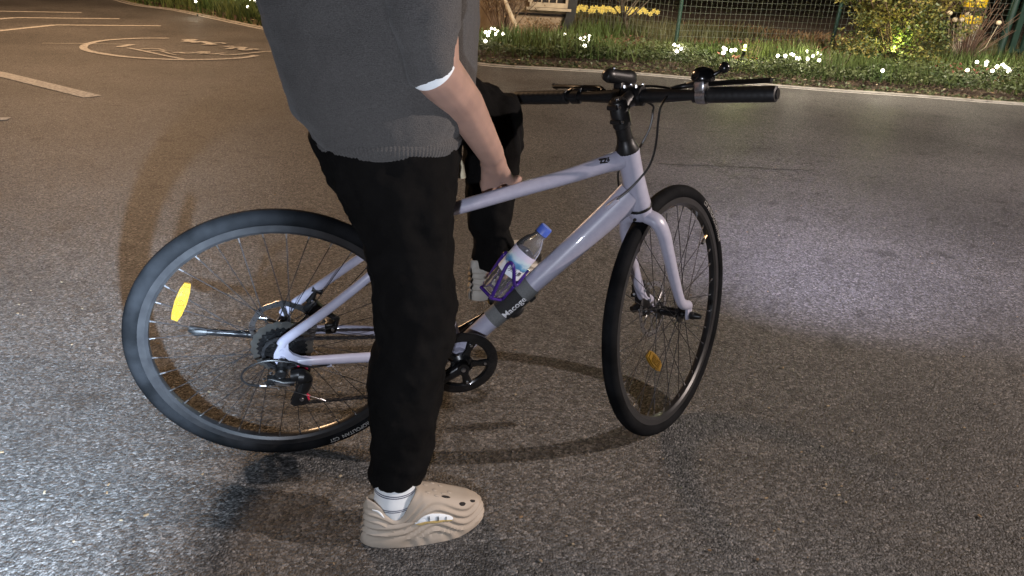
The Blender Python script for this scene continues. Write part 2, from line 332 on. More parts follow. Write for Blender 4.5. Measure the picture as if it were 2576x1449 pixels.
KERB = [(-40, 62), (-22, 36), (-14, 23.5), tuple(G(300, 2)[:2]), tuple(G(450, 28)[:2]), tuple(G(660, 72)[:2]), (-2.2, 10.45), tuple(G(1200, 162)[:2]), (.45, 9.22), tuple(G(1600, 187)[:2]), tuple(G(2000, 222)[:2]), tuple(G(2300, 243)[:2]), tuple(G(2576, 264)[:2]), (9, 8.25), (16, 7.6), (40, 5.5)]
KP = smooth_path([V(a, b_, 0) for a, b_ in KERB], 10)
def offset(P, d):
    T = np.gradient(P, axis=0); T /= np.linalg.norm(T, axis=1, keepdims=True); return P+np.stack([-T[:, 1], T[:, 0], 0*T[:, 0]], -1)*d
def strip(name, P, w0, w1, z, m, kind='structure'):
    a = offset(P, w0); b_ = offset(P, w1); mb = MB(); mb.grid(np.stack([a+V(0, 0, z), b_+V(0, 0, z)], 1)); o = mb.build(name, m); tag(o, kind=kind); return o
strip('edge_line', KP, -.085, -.02, .004, M['paint_white'])
sec = [(0, -.02), (0, .012), (.010, .018), (.062, .018), (.095, .016), (.095, -.02)]
kb = MB(); kb.grid(np.stack([offset(KP, a)+V(0, 0, z) for a, z in sec], 1)); tag(kb.build('kerb', M['kerb']), kind='structure')
# verge: soil sheet behind the kerb, gently uneven
rows = [offset(KP, .096)]
def verge_z(x, y): return .03+.035*np.sin(x*1.3+y*.7)*np.sin(y*.9-x*.4)
vg = []
for d, dz in ((.096, .02), (.3, .045), (.8, .06), (1.5, .08), (2.6, .09), (4, .10), (6, .10), (9, .1), (14, .1), (25, .1), (50, .1)):
    P = KP.copy(); P[:, 1] += d*1.02; P = P if d > .1 else offset(KP, .094); P[:, 2] = dz-.02+(verge_z(P[:, 0], P[:, 1])*.8 if d > .2 else 0); vg.append(P)
mb = MB(); mb.grid(np.stack(vg, 1)); tag(mb.build('verge_soil', M['soil']), kind='structure')
def kerb_y(x): return np.interp(x, KP[:, 0], KP[:, 1])
def gz(x, y): return np.where(y > kerb_y(x)+.2, .075+verge_z(x, y)*.8, .0)

# painted road markings
def stroke(name_pts, wpx=None, width=.07, k=1, z=.004):
    pts = [G(*q) for q in name_pts]; P = smooth_path(pts, 6) if k else np.array(pts)
    mb = MB(); mb.grid(np.stack([offset(P, -width/2)+V(0, 0, z), offset(P, width/2)+V(0, 0, z)], 1)); return mb
_mk = [0]
def marking(pts, width=.07, k=1, z=.003):
    _mk[0] += 1; P = stroke(pts, width=width, k=k, z=z+.0004*_mk[0]); P.map(lambda a: a+0); o = P.build('road_marking', M['paint_white']); tag(o, kind='structure'); return o
u = lambda x, y: ((x*1200/2576)/1.56522, (y*1200/2576)/1.56522)               # measured on an enlarged crop
marking([u(-200, 90), u(0, 96), u(690, 108)], .13, 0)
marking([u(-200, 182), u(0, 161), u(140, 151)], .13, 0); marking([u(140, 151), u(1010, 161)], .13, 0)
marking([u(-200, 282), u(0, 262), u(470, 213)], .12, 0); marking([u(470, 213), u(1360, 221)], .12, 0)
marking([u(-300, 570), u(0, 628), u(790, 822)], .15, 0)
marking([u(-200, 1010), u(0, 1010), u(75, 1010)], .09, 0)
marking([u(360, 369), u(700, 372), u(1110, 379)], .035, 0)
marking([u(1430, 327), u(1200, 327), u(1000, 336), u(850, 350), u(745, 375), u(705, 402), u(745, 432), u(900, 463), u(1150, 492), u(1500, 508), u(1800, 506), u(2050, 492), u(2170, 472)], .085)
marking([u(1000, 402), u(1120, 380)], .09, 0)
u2 = lambda x, y: ((300+x*800/2576)/1.56522, (100+y*800/2576)/1.56522)
for L_, wd in (([(660, 292), (900, 340), (1150, 395), (1440, 450)], .05), ([(800, 312), (880, 303), (1040, 304), (1130, 330)], .035), ([(880, 335), (1060, 330), (1180, 365), (1260, 380)], .035),
               ([(1230, 352), (1320, 350), (1360, 360), (1440, 360), (1560, 350), (1700, 352)], .06), ([(1540, 375), (1680, 345), (1560, 345), (1700, 372), (1880, 358)], .05),
               ([(1830, 375), (1900, 385), (2100, 372), (2300, 350), (2520, 335)], .045),
               ([(1355, 215), (1430, 205), (1510, 185)], .10), ([(1380, 185), (1440, 205), (1520, 228)], .10), ([(1540, 212), (1630, 222), (1750, 255)], .09), ([(1620, 255), (1700, 235), (1620, 215)], .07), ([(1640, 250), (1770, 252)], .06), ([(1740, 235), (1850, 232), (1885, 245)], .05),
               ([(1880, 280), (2000, 275)], .07), ([(1925, 312), (2010, 292), (2130, 292), (2090, 315), (2170, 325), (2240, 312), (2310, 318)], .08)):
    marking([u2(*q) for q in L_], wd)
zh_ = lambda x, y: ((1950+x*1200/2484)/1.56522, (200+y*1200/2484)/1.56522)
ck = [zh_(1330+i*55, 925+i*2.3+random.uniform(-5, 5)) for i in range(24)]
o = stroke(ck, width=.012, k=0, z=.003).build('road_crack', M['crack']); tag(o, kind='structure')
o = stroke([zh_(1250+i*60, 628+i*4+random.uniform(-5, 5)) for i in range(14)], width=.008, k=0, z=.003).build('road_crack', M['crack']); tag(o, kind='structure')
# scattered grit, leaf bits
lm = MB()
for i in range(170):
    p = G(random.uniform(0, 2576), random.uniform(240, 1440)); r = random.uniform(.002, .005); a = random.uniform(0, pi)
    lm.box(p+V(0, 0, .0045), (r*random.uniform(1, 2.4), r, .0025), [[cos(a), -sin(a), 0], [sin(a), cos(a), 0], [0, 0, 1]])
tag(lm.build('road_grit', M['litter'], smooth=False), 'small pale grit and leaf bits scattered over the asphalt', 'grit', kind='stuff')

# ================================================================== BICYCLE
bike = empty('bicycle', BO, 'lilac flat-bar bicycle leaning under the rider, front wheel turned away', 'bicycle')
bike.matrix_world = Matrix([[*B[0], BO[0]], [*B[1], BO[1]], [*B[2], BO[2]], [0, 0, 0, 1]])
Z3 = lambda x, y: ((1700+x*700/1268)/1.56522, (800+y*700/1268)/1.56522)
RA = V(0, 0, RO); FA = V(WB, 0, RO); BB = V(.430, 0, .284)
def hexsec(n=24, e=.62):                       # rounded tube with a soft crease along each side
    t = np.linspace(0, 2*pi, n, endpoint=False); c, s_ = np.cos(t), np.sin(t)
    k = 1/(np.abs(c)**1.35+np.abs(s_)**1.35)**(1/1.35)
    return (c*k*.35+c*.65*1.0, s_*k*.35+s_*.65*1.0)
fr = MB()
ht = lambda s: AXS+US*s
fr.tube([ht(.372), ht(.378), ht(.40), ht(.46), ht(.51), ht(.522), ht(.526)], [.0285, .030, .0285, .0265, .0272, .0282, .027], 28)
fr.tube(smooth_path([(.80, 0, .803), (.755, 0, .790), (.673, 0, .763), (.557, 0, .731), (.412, 0, .690), (.310, 0, .668)]), np.interp(np.linspace(0, 1, 41), [0, .2, 1], [.023, .0185, .0165]), 24, ry=np.interp(np.linspace(0, 1, 41), [0, .15, .4, 1], [.026, .0225, .0185, .0165]), up=(0, 0, 1), sec=hexsec())
fr.tube(smooth_path([(.838, 0, .712), (.79, 0, .66), (.70, 0, .566), (.606, 0, .469), (.52, 0, .382), (.435, 0, .292)]), np.interp(np.linspace(0, 1, 41), [0, 1], [.027, .026]), 24, ry=np.interp(np.linspace(0, 1, 41), [0, .12, .4, .62, 1], [.040, .0375, .031, .0255, .0245]), up=(-.7, 0, .7), sec=hexsec())
fr.tube([BB, (.372, 0, .478), (.310, 0, .690)], [.019, .0165, .0165], 20)
fr.tube([BB+V(0, .036, 0), BB-V(0, .036, 0)], .025, 24)
for s_ in (1, -1):
    fr.tube(smooth_path([(.318, s_*.016, .640), (.27, s_*.036, .602), (.20, s_*.056, .545), (.10, s_*.066, .466), (.016, s_*.066, .402), (.002, s_*.066, .385)]), np.linspace(.0085, .0095, 41), 16, ry=np.linspace(.010, .0125, 41), up=(-.6, 0, .8))
    fr.tube(smooth_path([(.035, s_*.066, .335), (.10, s_*.065, .333), (.20, s_*.058, .326), (.30, s_*.046, .312), (.42, s_*.028, .288)]), .0088, 16, ry=np.linspace(.0115, .0165, 33), up=(0, 0, 1))
    dp = [[.010, .408], [-.006, .384], [-.016, .365], [-.018, .348], [-.012, .334], [-.004, .352], [.004, .356], [.016, .343], [.030, .329], [.049, .321], [.066, .322], [.066, .345], [.044, .348], [.026, .358], [.017, .372], [.018, .392], [.022, .402]]
    fr.poly([(x, s_*.067, z) for x, z in dp], (0, .009, 0))
    fr.tube([(.001, s_*.072, .372), (.001, s_*.0735, .372)], [.005, .004], 10); fr.tube([(.006, s_*.072, .392), (.006, s_*.0735, .392)], [.006, .005], 10)
fr.tube([(.10, -.060, .314), (.112, -.060, .314)], .0055, 8)                       # cable stop
frame = fr.build('frame', M['lilac'], bike)
d = MB()                                                                         # unreadable dark decal on the top tube
for k, (x, z, l, t) in enumerate([(.742, .803, .022, .2), (.752, .800, .016, 1.2), (.762, .803, .012, 1.4), (.748, .793, .026, .1), (.765, .796, .015, 1.3), (.738, .797, .010, 1.2)]):
    d.box((x*.7+.75*.3, -.0135-.002*(k % 2), z*.7+.798*.3+.007), (l*.7, .004, .002), [[cos(t), 0, -sin(t)], [0, 1, 0], [sin(t), 0, cos(t)]])
d.build('decal', M['black'], frame)
dm = MB(); dm.lathe([(-.002, .0305), (0, .0315), (.004, .0315), (.006, .0305)], ht(.368), US); dm.build('crown_race', M['black'], bike)
# fork (turned)
fk = MB()
fk.tube([ht(.338), ht(.345), ht(.360), ht(.367)], [.024, .029, .0295, .0285], 26)
for s_ in (1, -1):
    fp = smooth_path([ht(.345)+V(0, s_*.012, 0), ht(.33)+V(0, s_*.040, 0), ht(.295)+V(0, s_*.052, 0), ht(.24)+V(0, s_*.055, 0), ht(.15)+V(.004, s_*.056, 0), ht(.07)+V(.016, s_*.057, 0), FA+V(.0, s_*.057, .028), FA+V(.004, s_*.057, .012)], 8)
    k = len(fp); rr_ = np.interp(np.linspace(0, 1, k), [0, .15, .45, .85, 1], [.020, .020, .0165, .0110, .0060])
    fk.tube(fp, rr_*.86, 18, ry=rr_*1.15, up=(1, 0, .1))
    fk.poly([FA+V(x, s_*.057, z) for x, z in ((-.012, .024), (.012, .026), (.015, 0), (.010, -.012), (.003, -.012), (0, -.004), (-.004, -.012), (-.012, -.010), (-.015, 0))], (0, .007, 0))
fk.map(st); fork = fk.build('fork', M['lilac'], bike)
b_ = MB(); b_.tube([ht(.350)+V(-.029, 0, -.01), ht(.350)+V(-.033, 0, -.01)], [.0042, .0038], 10); b_.map(st); b_.build('bolt', M['dark'], fork)

def wheel(name, c, F, yL, yR, phase, refl, valve_a, text_a, rotor=True):
    wl = bpy.data.objects.new(name, None); COL.objects.link(wl); wl.parent = bike; wl.location = [float(q) for q in F(c)]; wl.empty_display_size = .1
    off = F(c)
    def put(mb, nm, m, par=wl, **k): mb.map(lambda a: F(a+c)-off); return mb.build(nm, m, par, **k)
    ax = V(0, 1, 0)
    tp = [(.0190*sin(t), .3300+.0190*cos(t)) for t in np.linspace(-2.5, 2.5, 26)]
    ty = MB(); ty.ring([(a, r) for a, r in tp], V(0, 0, 0), ax, 160)
    # raised centre tread ribs
    n = 240
    for q in range(n):
        th = 2*pi*q/n
        for s_ in (1, -1):
            a0, a1 = s_*.004, s_*.0125; t0, t1 = th, th+.012
            P = [V(0, 0, 0)]*0
            for (aa, tt) in ((a0, t0), (a1, t1), (a1, t1+.010), (a0, t0+.010)):
                rr = .3300+math.sqrt(max(.0194**2-aa*aa, 0)); P.append(V(cos(tt)*rr, aa, sin(tt)*rr))
            ty.add(P, [(0, 1, 2, 3)])
    tyre = put(ty, 'tyre', M['rubber'])
    rm = MB(); rm.ring([(-.0115, .3150), (-.0125, .3170), (-.0125, .3010), (-.0080, .2940), (0, .2925), (.0080, .2940), (.0125, .3010), (.0125, .3170), (.0115, .3150)], V(0, 0, 0), ax, 144)
    put(rm, 'rim', M['rimblack'], ang=30)
    hb = MB(); hb.lathe([(yR-.012, .004), (yR-.012, .011), (yR-.006, .014), (yR-.002, .024), (yR+.002, .024), (yR+.006, .013), (yL-.006, .013), (yL-.002, .024), (yL+.002, .024), (yL+.006, .016), (yL+.012, .012), (yL+.012, .004)], V(0, 0, 0), ax, 28)
    put(hb, 'hub', M['blackgloss'])
    for k in range(36):
        th = radians(k*10)+phase; s_ = 1 if k % 2 else -1; y = yL if s_ > 0 else yR
        lead = 1 if (k//2) % 2 else -1; ha_ = th+lead*radians(68)
        a = V(cos(ha_)*.0215, y+(.002 if lead > 0 else -.002), sin(ha_)*.0215); e = V(cos(th)*.2935, s_*.002, sin(th)*.2935)
        sp = MB(); sp.tube([a, e], .00105, 6); spoke = put(sp, 'spoke', M['darksteel'])
        d_ = unit(e-a); np_ = MB(); np_.tube([e-d_*.013, e-d_*.003, e+d_*.002], [.0016, .0022, .0024], 7); put(np_, 'nipple', M['steel'], spoke)
    if rotor:
        rt = MB(); n = 72; th = np.linspace(0, 2*pi, n, endpoint=False); yy = yL+.020
        ro = .080+.0015*np.sin(th*9); ri = .0655+.0012*np.sin(th*9+1)
        for a_, b__ in ((yy-.001, yy+.001),):
            g = [np.stack([np.cos(th)*q, 0*th+h_, np.sin(th)*q], -1) for q, h_ in ((ri, a_), (ro, a_), (ro, b__), (ri, b__))]; rt.grid(np.array(g), cu=True, cv=True)
        for k in range(6):
            t0 = k*pi/3; rt.tube([V(cos(t0)*.020, yy, sin(t0)*.020), V(cos(t0+.35)*.045, yy, sin(t0+.35)*.045), V(cos(t0+.5)*.067, yy, sin(t0+.5)*.067)], .0013, 8, ry=.0045, up=(-sin(t0+.3), 0, cos(t0+.3)))
        rt.lathe([(yy-.0012, .018), (yy-.0012, .026), (yy+.0012, .026), (yy+.0012, .018)], V(0, 0, 0), ax)
        ro_ = put(rt, 'disc_rotor', M['steel'], ang=30)
        hl = MB()
        for k in range(30):
            t0 = k*2*pi/30; q = .0725+.004*((k % 3)-1)
            hl.tube([V(cos(t0)*q, yy-.0016, sin(t0)*q), V(cos(t0)*q, yy+.0016, sin(t0)*q)], .0021, 8)
        put(hl, 'rotor_holes', M['dark'], ro_)
    # reflector clipped between the spokes
    (rx, rz), (dx, dz) = refl; L_ = V(dx, 0, dz); L_ = unit(L_); Wd = V(-L_[2], 0, L_[0]); cc = V(rx, -.012, rz)
    wf_ = 1.35 if name == 'front_wheel' else 1.0
    rf = MB(); pr = [(-.052, -.0065), (-.050, .0075), (-.032, .0110), (0, .0130), (.032, .0110), (.050, .0065), (.052, -.0065), (.032, -.0110), (0, -.0130), (-.032, -.0110)]; pr = [(a_, b_*wf_) for a_, b_ in pr]
    rf.poly([cc+L_*a+Wd*b__ for a, b__ in pr], (0, .006, 0)); rf.poly([cc+L_*a*.86+Wd*b__*.80+V(0, -.0045, 0) for a, b__ in pr], (0, .003, 0))
    for a in np.linspace(-.0075, .0075, 4): rf.box(cc+Wd*a+V(0, -.007, 0), (.056, .003, .0016), np.stack([L_, V(0, 1, 0), Wd], 1))
    r_ = put(rf, 'reflector', M['amber'], ang=25)
    cl = MB(); cl.ring([(-.0085-.012, .006), (-.0085-.012, .0085), (-.006-.012, .0085), (-.006-.012, .006)], V(rx, 0, rz), ax, 20); put(cl, 'clip', M['amber'], r_)
    va = MB(); a = V(cos(valve_a), 0, sin(valve_a)); va.tube([a*.294, a*.272], .0035, 10); vv = put(va, 'valve', M['brass'])
    va = MB(); va.tube([a*.279, a*.274, a*.259, a*.257], [.0035, .0055, .005, .003], 10); put(va, 'valve_cap', M['plastic'], vv)
    # lettering on the tyre wall
    txt, ta, size = text_a; v, f = text_mesh(txt, size); v, f = subdivide_long(v, f, .006)
    rb = .3235; out = []
    for q in v:
        r = rb+q[1]; th = ta-q[0]/.333; dr = min(abs(r-.330), .0185); y = -(math.sqrt(.0190**2-dr**2)+.0006); out.append(V(cos(th)*r, y, sin(th)*r))
    tm = MB(); tm.add(out, f); put(tm, 'lettering', M['tyreletter'], tyre, smooth=False)
    return wl, put
I = lambda a: np.asarray(a, float)
rw, rput = wheel('rear_wheel', RA, I, .036, -.022, radians(4), ((-.207, .134), (.042, .098)), radians(-25), ('METROPOLITAN  CST', radians(312), .0150))
fw, fput = wheel('front_wheel', FA, st, .030, -.034, radians(2), ((-.118, -.100), (.062, -.060)), radians(33), ('CST METROPOLITAN PALM', radians(56), .0155))
for s_ in (1, -1):
    a = MB(); a.tube([V(0, s_*.040, 0), V(0, s_*.062, 0), V(0, s_*.062, 0)+V(0, s_*.001, 0), V(0, s_*.072, 0), V(0, s_*.074, 0)], [.006, .006, .011, .0105, .006], 14)
    if s_ < 0: a.tube([V(0, -.07, 0), V(0, -.088, 0), V(0, -.094, 0)], [.0095, .0075, .004], 12)
    fput(a, 'axle_nut', M['black'], fw)
ac = MB(); ac.tube([V(0, .08, 0), V(0, -.078, 0)], .0048, 10); ac.tube([V(0, -.072, 0), V(0, -.078, 0)], [.0085, .008], 6); ac.tube([V(0, .072, 0), V(0, .079, 0)], [.0085, .008], 6); rput(ac, 'axle', M['steel'], rw)
# cassette and clear disc
cs = MB()
for k, (r, y) in enumerate(((.056, -.0275), (.049, -.0315), (.043, -.0355), (.038, -.0395), (.034, -.0435), (.030, -.0475), (.027, -.0515))):
    nt_ = int(r*2*pi/.0127); th = np.linspace(0, 2*pi, nt_*6, endpoint=False); rr = r+.0024*np.clip(np.sin(th*nt_)*1.6, -1, 1)
    g = [np.stack([np.cos(th)*q, 0*th+h_, np.sin(th)*q], -1) for q, h_ in ((rr*0+.012, y-.0009), (rr, y-.0009), (rr, y+.0009), (rr*0+.012, y+.0009))]; cs.grid(np.array(g), cu=True, cv=True)
cs.lathe([(-.062, .003), (-.062, .015), (-.055, .018), (-.052, .018)], V(0, 0, 0), V(0, 1, 0)); rput(cs, 'cassette', M['blackgloss'], rw, ang=30)
sd = MB(); th = np.linspace(0, 2*pi, 160, endpoint=False); rr = .0715+.0015*np.sin(th*20)
g = [np.stack([np.cos(th)*q, 0*th+h_, np.sin(th)*q], -1) for q, h_ in ((rr*0+.026, -.0245), (rr, -.0225), (rr, -.0215), (rr*0+.026, -.0232))]; sd.grid(np.array(g), cu=True, cv=True); rput(sd, 'spoke_guard', M['smoke'], rw)

# chainset
cr = MB(); y = -.050
cr.ring([(y-.005, .066), (y-.008, .070), (y-.0085, .088), (y-.006, .0930), (y-.003, .0925), (y-.003, .066)], BB, V(0, 1, 0), 96)
nt_ = 42; th = np.linspace(0, 2*pi, nt_*6, endpoint=False); rr = .0835+.0025*np.sin(th*nt_)
g = [np.stack([np.cos(th)*q, 0*th+h_, np.sin(th)*q], -1)+BB for q, h_ in ((rr*0+.066, y-.001), (rr, y-.001), (rr, y+.001), (rr*0+.066, y+.001))]; cr.grid(np.array(g), cu=True, cv=True)
cdir = unit(V(-.132, 0, -.079)); a0 = math.atan2(cdir[2], cdir[0])
for k in range(5):
    t = a0+pi+2*pi*(k+.5)/5+.05
    dd = V(cos(t), 0, sin(t)); cr.tube([BB+V(0, y-.008, 0), BB+dd*.04+V(0, y-.006, 0), BB+dd*.072+V(0, y-.004, 0)], [.018, .009, .0135], 12, ry=.004, up=(0, 1, 0))
cr.lathe([(y+.004, .026), (y-.010, .030), (y-.016, .022)], BB, V(0, 1, 0), 28)
ring = cr.build('chainring', M['blackgloss'], bike, ang=35)
qs_ = [BB+V(cos(a0+pi+2*pi*(k+.5)/5+.05)*.060, y-.009, sin(a0+pi+2*pi*(k+.5)/5+.05)*.060) for k in range(5)]
pegs('bolt', M['steel'], ring, [([q, q+V(0, -.003, 0)], .0035, 8) for q in qs_])
for s_, nm in ((-1, 'right'), (1, 'left')):
    dd = cdir if s_ < 0 else -cdir; e = BB+dd*.170+V(0, s_*.085, 0)
    ck_ = MB(); ck_.tube([BB+V(0, s_*.070, 0), BB+dd*.02+V(0, s_*.072, 0), BB+dd*.09+V(0, s_*.078, 0), BB+dd*.155+V(0, s_*.084, 0), e], [.017, .0155, .0115, .012, .0135], 14, ry=[.011, .011, .008, .008, .008], up=(0, 1, 0))
    ck_.tube([BB+V(0, s_*.05, 0), BB+V(0, s_*.082, 0)], .0155, 20); ck_.ball(e, (.0135, .008, .0135))
    ca = ck_.build('crank_arm', M['blackgloss'], bike)
    bt = MB(); bt.tube([BB+V(0, s_*.082, 0), BB+V(0, s_*.086, 0)], [.0065, .005], 12); bt.build('crank_bolt', M['steel'], ca)
    tl = 0 if s_ < 0 else radians(24); R_ = np.array([[cos(tl), 0, -sin(tl)], [0, 1, 0], [sin(tl), 0, cos(tl)]]); pc = e+V(0, s_*.058, 0)
    pd = MB()
    pd.tube([e, pc+V(0, s_*.045, 0)], .007, 12)
    for xx in (-.042, .042): pd.box(pc+R_@V(xx, 0, 0), (.012, .092, .020), R_, bev=1)
    for yy in (-.042, .0, .042): pd.box(pc+R_@V(0, yy, 0), (.088, .010, .017), R_, bev=1)
    pdl = pd.build('pedal', M['plastic'], bike)
    for xx in (-.049, .049): rf = MB(); rf.box(pc+R_@V(xx, 0, 0), (.003, .050, .012), R_); rf.build('reflector', M['amber'], pdl)

# chain: path of links round cassette, jockey wheels and chainring
J1 = V(.040, -.052, .296); J2 = V(.036, -.052, .216)
def arc(c, r, a0_, a1_, n): return [V(c[0]+r*cos(t), 0, c[2]+r*sin(t)) for t in np.linspace(a0_, a1_, n)]
cp = arc((0, 0, RO), .043, radians(100), radians(100), 1)+arc(BB, .084, radians(97), radians(-97), 22)+arc(J2, .019, radians(-80), radians(-180), 5)+arc(J2, .019, radians(-200), radians(-220), 2)+arc(J1, .019, radians(-30), radians(60), 4)+arc((0, 0, RO), .043, radians(-60), radians(-260), 14)
cp = np.array(cp); seg = np.linalg.norm(np.diff(cp, axis=0), axis=1); cum = np.r_[0, np.cumsum(seg)]; n = int(cum[-1]/.0127)
ch = MB()
for k in range(n):
    s0, s1 = k*.0127, (k+1)*.0127
    a = V(*[np.interp(s0, cum, cp[:, i]) for i in range(3)]); b2 = V(*[np.interp(s1, cum, cp[:, i]) for i in range(3)])
    t = unit(b2-a); up = V(-t[2], 0, t[0]); yy = -.050 if k % 2 else -.050
    w_ = .0034 if k % 2 else .0022
    for s_ in (1, -1):
        P = [a+up*.0038*cos(q)-t*.0038*sin(q) for q in np.linspace(0, pi, 5)]+[b2-up*.0038*cos(q)+t*.0038*sin(q) for q in np.linspace(0, pi, 5)]
        P = P[:5]+[ (a+b2)/2-up*.0024]+P[5:]+[(a+b2)/2+up*.0024]
        ch.poly([q+V(0, yy+s_*w_, 0) for q in P], (0, .001, 0))
    ch.tube([a+V(0, yy-.0036, 0), a+V(0, yy+.0036, 0)], .0019, 7)
ch.build('chain', M['darksteel'], bike)
# rear derailleur
dr = MB()
dr.poly([(x, -.068, z) for x, z in ((-.012, .338), (.012, .338), (.010, .322), (.004, .310), (-.012, .308))], (0, .006, 0))
dr.tube([(-.004, -.066, .314), (-.004, -.086, .314)], .0135, 22); dr.tube([(-.004, -.086, .314), (-.004, -.089, .314)], [.0135, .010], 22)
dr.box((-.026, -.080, .296), (.022, .018, .020), bev=1)
dr.tube([(-.024, -.082, .300), (.0, -.088, .293), (.024, -.084, .290)], [.010, .011, .010], 14, ry=[.009, .010, .009])
dr.tube(smooth_path([(.020, -.078, .304), (.040, -.080, .306), (.052, -.080, .292), (.046, -.080, .268), (.040, -.078, .255)]), np.linspace(.016, .010, 33), 14, ry=np.linspace(.016, .013, 33), up=(0, 0, 1))
dr.tube([(.034, -.080, .302), (.046, -.080, .300)], .02, 14)
der = dr.build('derailleur', M['black'], bike)
cg = MB()
for yy in (-.0585, -.0455):
    cg.poly([(x, yy, z) for x, z in ((.056, .296), (.046, .306), (.030, .300), (.028, .280), (.022, .236), (.008, .205), (.016, .196), (.040, .196), (.052, .206), (.048, .225), (.050, .262))], (0, .0018, 0))
cg.build('cage', M['black'], der)
for J, m_ in ((J2, 'red'), (J1, 'red')):
    jw = MB(); nt_ = 11; th = np.linspace(0, 2*pi, nt_*6, endpoint=False); rr = .0185+.002*np.sin(th*nt_)
    g = [np.stack([J[0]+np.cos(th)*q, 0*th+h_, J[2]+np.sin(th)*q], -1) for q, h_ in ((rr*0+.004, -.0545), (rr, -.0535), (rr, -.0505), (rr*0+.004, -.0495))]; jw.grid(np.array(g), cu=True, cv=True)
    j_ = jw.build('jockey_wheel', M[m_], der)
    b2 = MB(); b2.tube([J+V(0, -.008, 0), J+V(0, -.011, 0)], [.0055, .0045], 10); b2.build('bolt', M['steel'], j_)
st_ = MB(); st_.poly([(x, -.0935, z) for x, z in ((-.020, .303), (.014, .294), (.016, .287), (-.016, .296))], (0, .012, 0)); st_.build('silver_plate', M['steel'], der)
st_ = MB()
for q in ((-.040, -.080, .303), (-.040, -.080, .292), (-.024, -.080, .318), (-.008, -.092, .281)): sk_ = MB(); sk_.tube([q, V(*q)+V(-.004, -.004, .001)], .0030, 8); sk_.build('screw', M['steel'], der)
st_.tube([(-.054, -.082, .284), (-.046, -.082, .283), (-.040, -.082, .283)], [.0032, .0042, .0035], 10)
st_.build('adjuster', M['steel'], der)
cb = MB(); cb.tube(smooth_path([(.108, -.062, .316), (.06, -.076, .324), (.02, -.082, .345), (-.03, -.084, .356), (-.072, -.085, .343), (-.091, -.085, .318), (-.082, -.085, .296), (-.054, -.083, .284)]), .0026, 8); cb.build('gear_cable', M['black'], bike)
cb = MB(); cb.tube([(-.054, -.083, .284), (-.006, -.092, .280), (.087, -.084, .228)], .0008, 6); cb.tube([(.080, -.084, .232), (.093, -.084, .224)], .0018, 6); cb.tube([(.11, -.061, .314), (.38, -.034, .262)], .0008, 6); cb.build('bare_cable', M['steel'], bike)
# rear caliper, kickstand (left side)
cl = MB(); cl.box((.078, .060, .398), (.038, .026, .052), [[.8, 0, -.6], [0, 1, 0], [.6, 0, .8]], bev=1); cl.tube([(.066, .062, .42), (.084, .062, .452)], [.010, .006], 10); cl.tube([(.074, .064, .455), (.098, .064, .445)], .008, 10); cl.box((.110, .060, .345), (.022, .03, .030), bev=1); cl.tube([(.10, .06, .39), (.13, .062, .365), (.12, .06, .33)], .008, 10); cal = cl.build('brake_caliper', M['black'], bike)
pegs('bolt', M['steel'], cal, [([q, V(*q)+V(0, -.004, 0)], .004, 8) for q in ((.075, .045, .43), (.098, .045, .372), (.028, .07, .412), (.118, .045, .345))])
ks = MB(); ks.tube([(.125, .072, .332), (.10, .080, .326), (-.068, .082, .318), (-.185, .083, .336)], [.010, .009, .0088, .0085], 14); kst = ks.build('kickstand', M['blackgloss'], bike)
k2 = MB(); k2.tube([(-.182, .083, .3355), (-.205, .083, .339), (-.222, .085, .348)], [.0105, .0125, .006], 12, ry=[.0105, .013, .009]); k2.build('stand_foot', M['plastic'], kst)
# front caliper on the left fork leg (turned)
cl = MB(); c0 = FA+V(-.040, .062, .042)
cl.box(c0, (.040, .030, .060), bev=1); cl.tube([c0+V(-.024, .004, -.018), c0+V(-.040, .010, -.022)], [.013, .010], 12); cl.box(c0+V(-.026, .008, .02), (.028, .014, .012), bev=1); cl.tube([c0+V(.0, 0, .03), c0+V(.008, 0, .05)], [.012, .009], 10); cl.tube([c0+V(-.034, .008, .015), c0+V(-.034, .008, .048)], [.005, .0045], 8); cl.ball(c0+V(-.008, -.006, -.034), .014); cl.map(st); cal = cl.build('brake_caliper', M['black'], bike)
pegs('bolt', M['steel'], cal, [([c0+V(*q), c0+V(*q)+V(-.004, -.003, .001)], .0034, 8) for q in ((-.016, -.016, .030), (.010, -.018, -.004), (-.030, -.006, -.024), (-.014, -.018, -.030), (.004, -.016, .044), (-.040, .004, .024))], st)

# seatpost and saddle (mostly under the rider)
sp = MB(); sp.tube([(.313, 0, .68), (.272, 0, .808)], .0136, 16); sp.build('seatpost', M['black'], bike)
sc = MB(); sc.tube([(.3155, 0, .672), (.3095, 0, .694)], .0195, 18); sc.build('seat_clamp', M['black'], bike)
sd = MB(); xs = np.linspace(0, 1, 16); g = []
for t in xs:
    x = .13+.25*t; hw = .072*(1-t)**.9+.020 if t > 0 else .06; hw = .078*(1-t**.8)+.020; th = np.linspace(0, 2*pi, 20, endpoint=False)
    g.append(np.stack([0*th+x, np.cos(th)*hw, .835+.010*(2*t-1)**2+np.sin(th)*.022*(1 if 0 < t < 1 else .5)], -1))
sd.grid(np.array(g), cv=True); sd.add(g[0], [tuple(range(20))]); sd.add(g[-1], [tuple(range(20))]); sd.build('saddle', M['plastic'], bike)

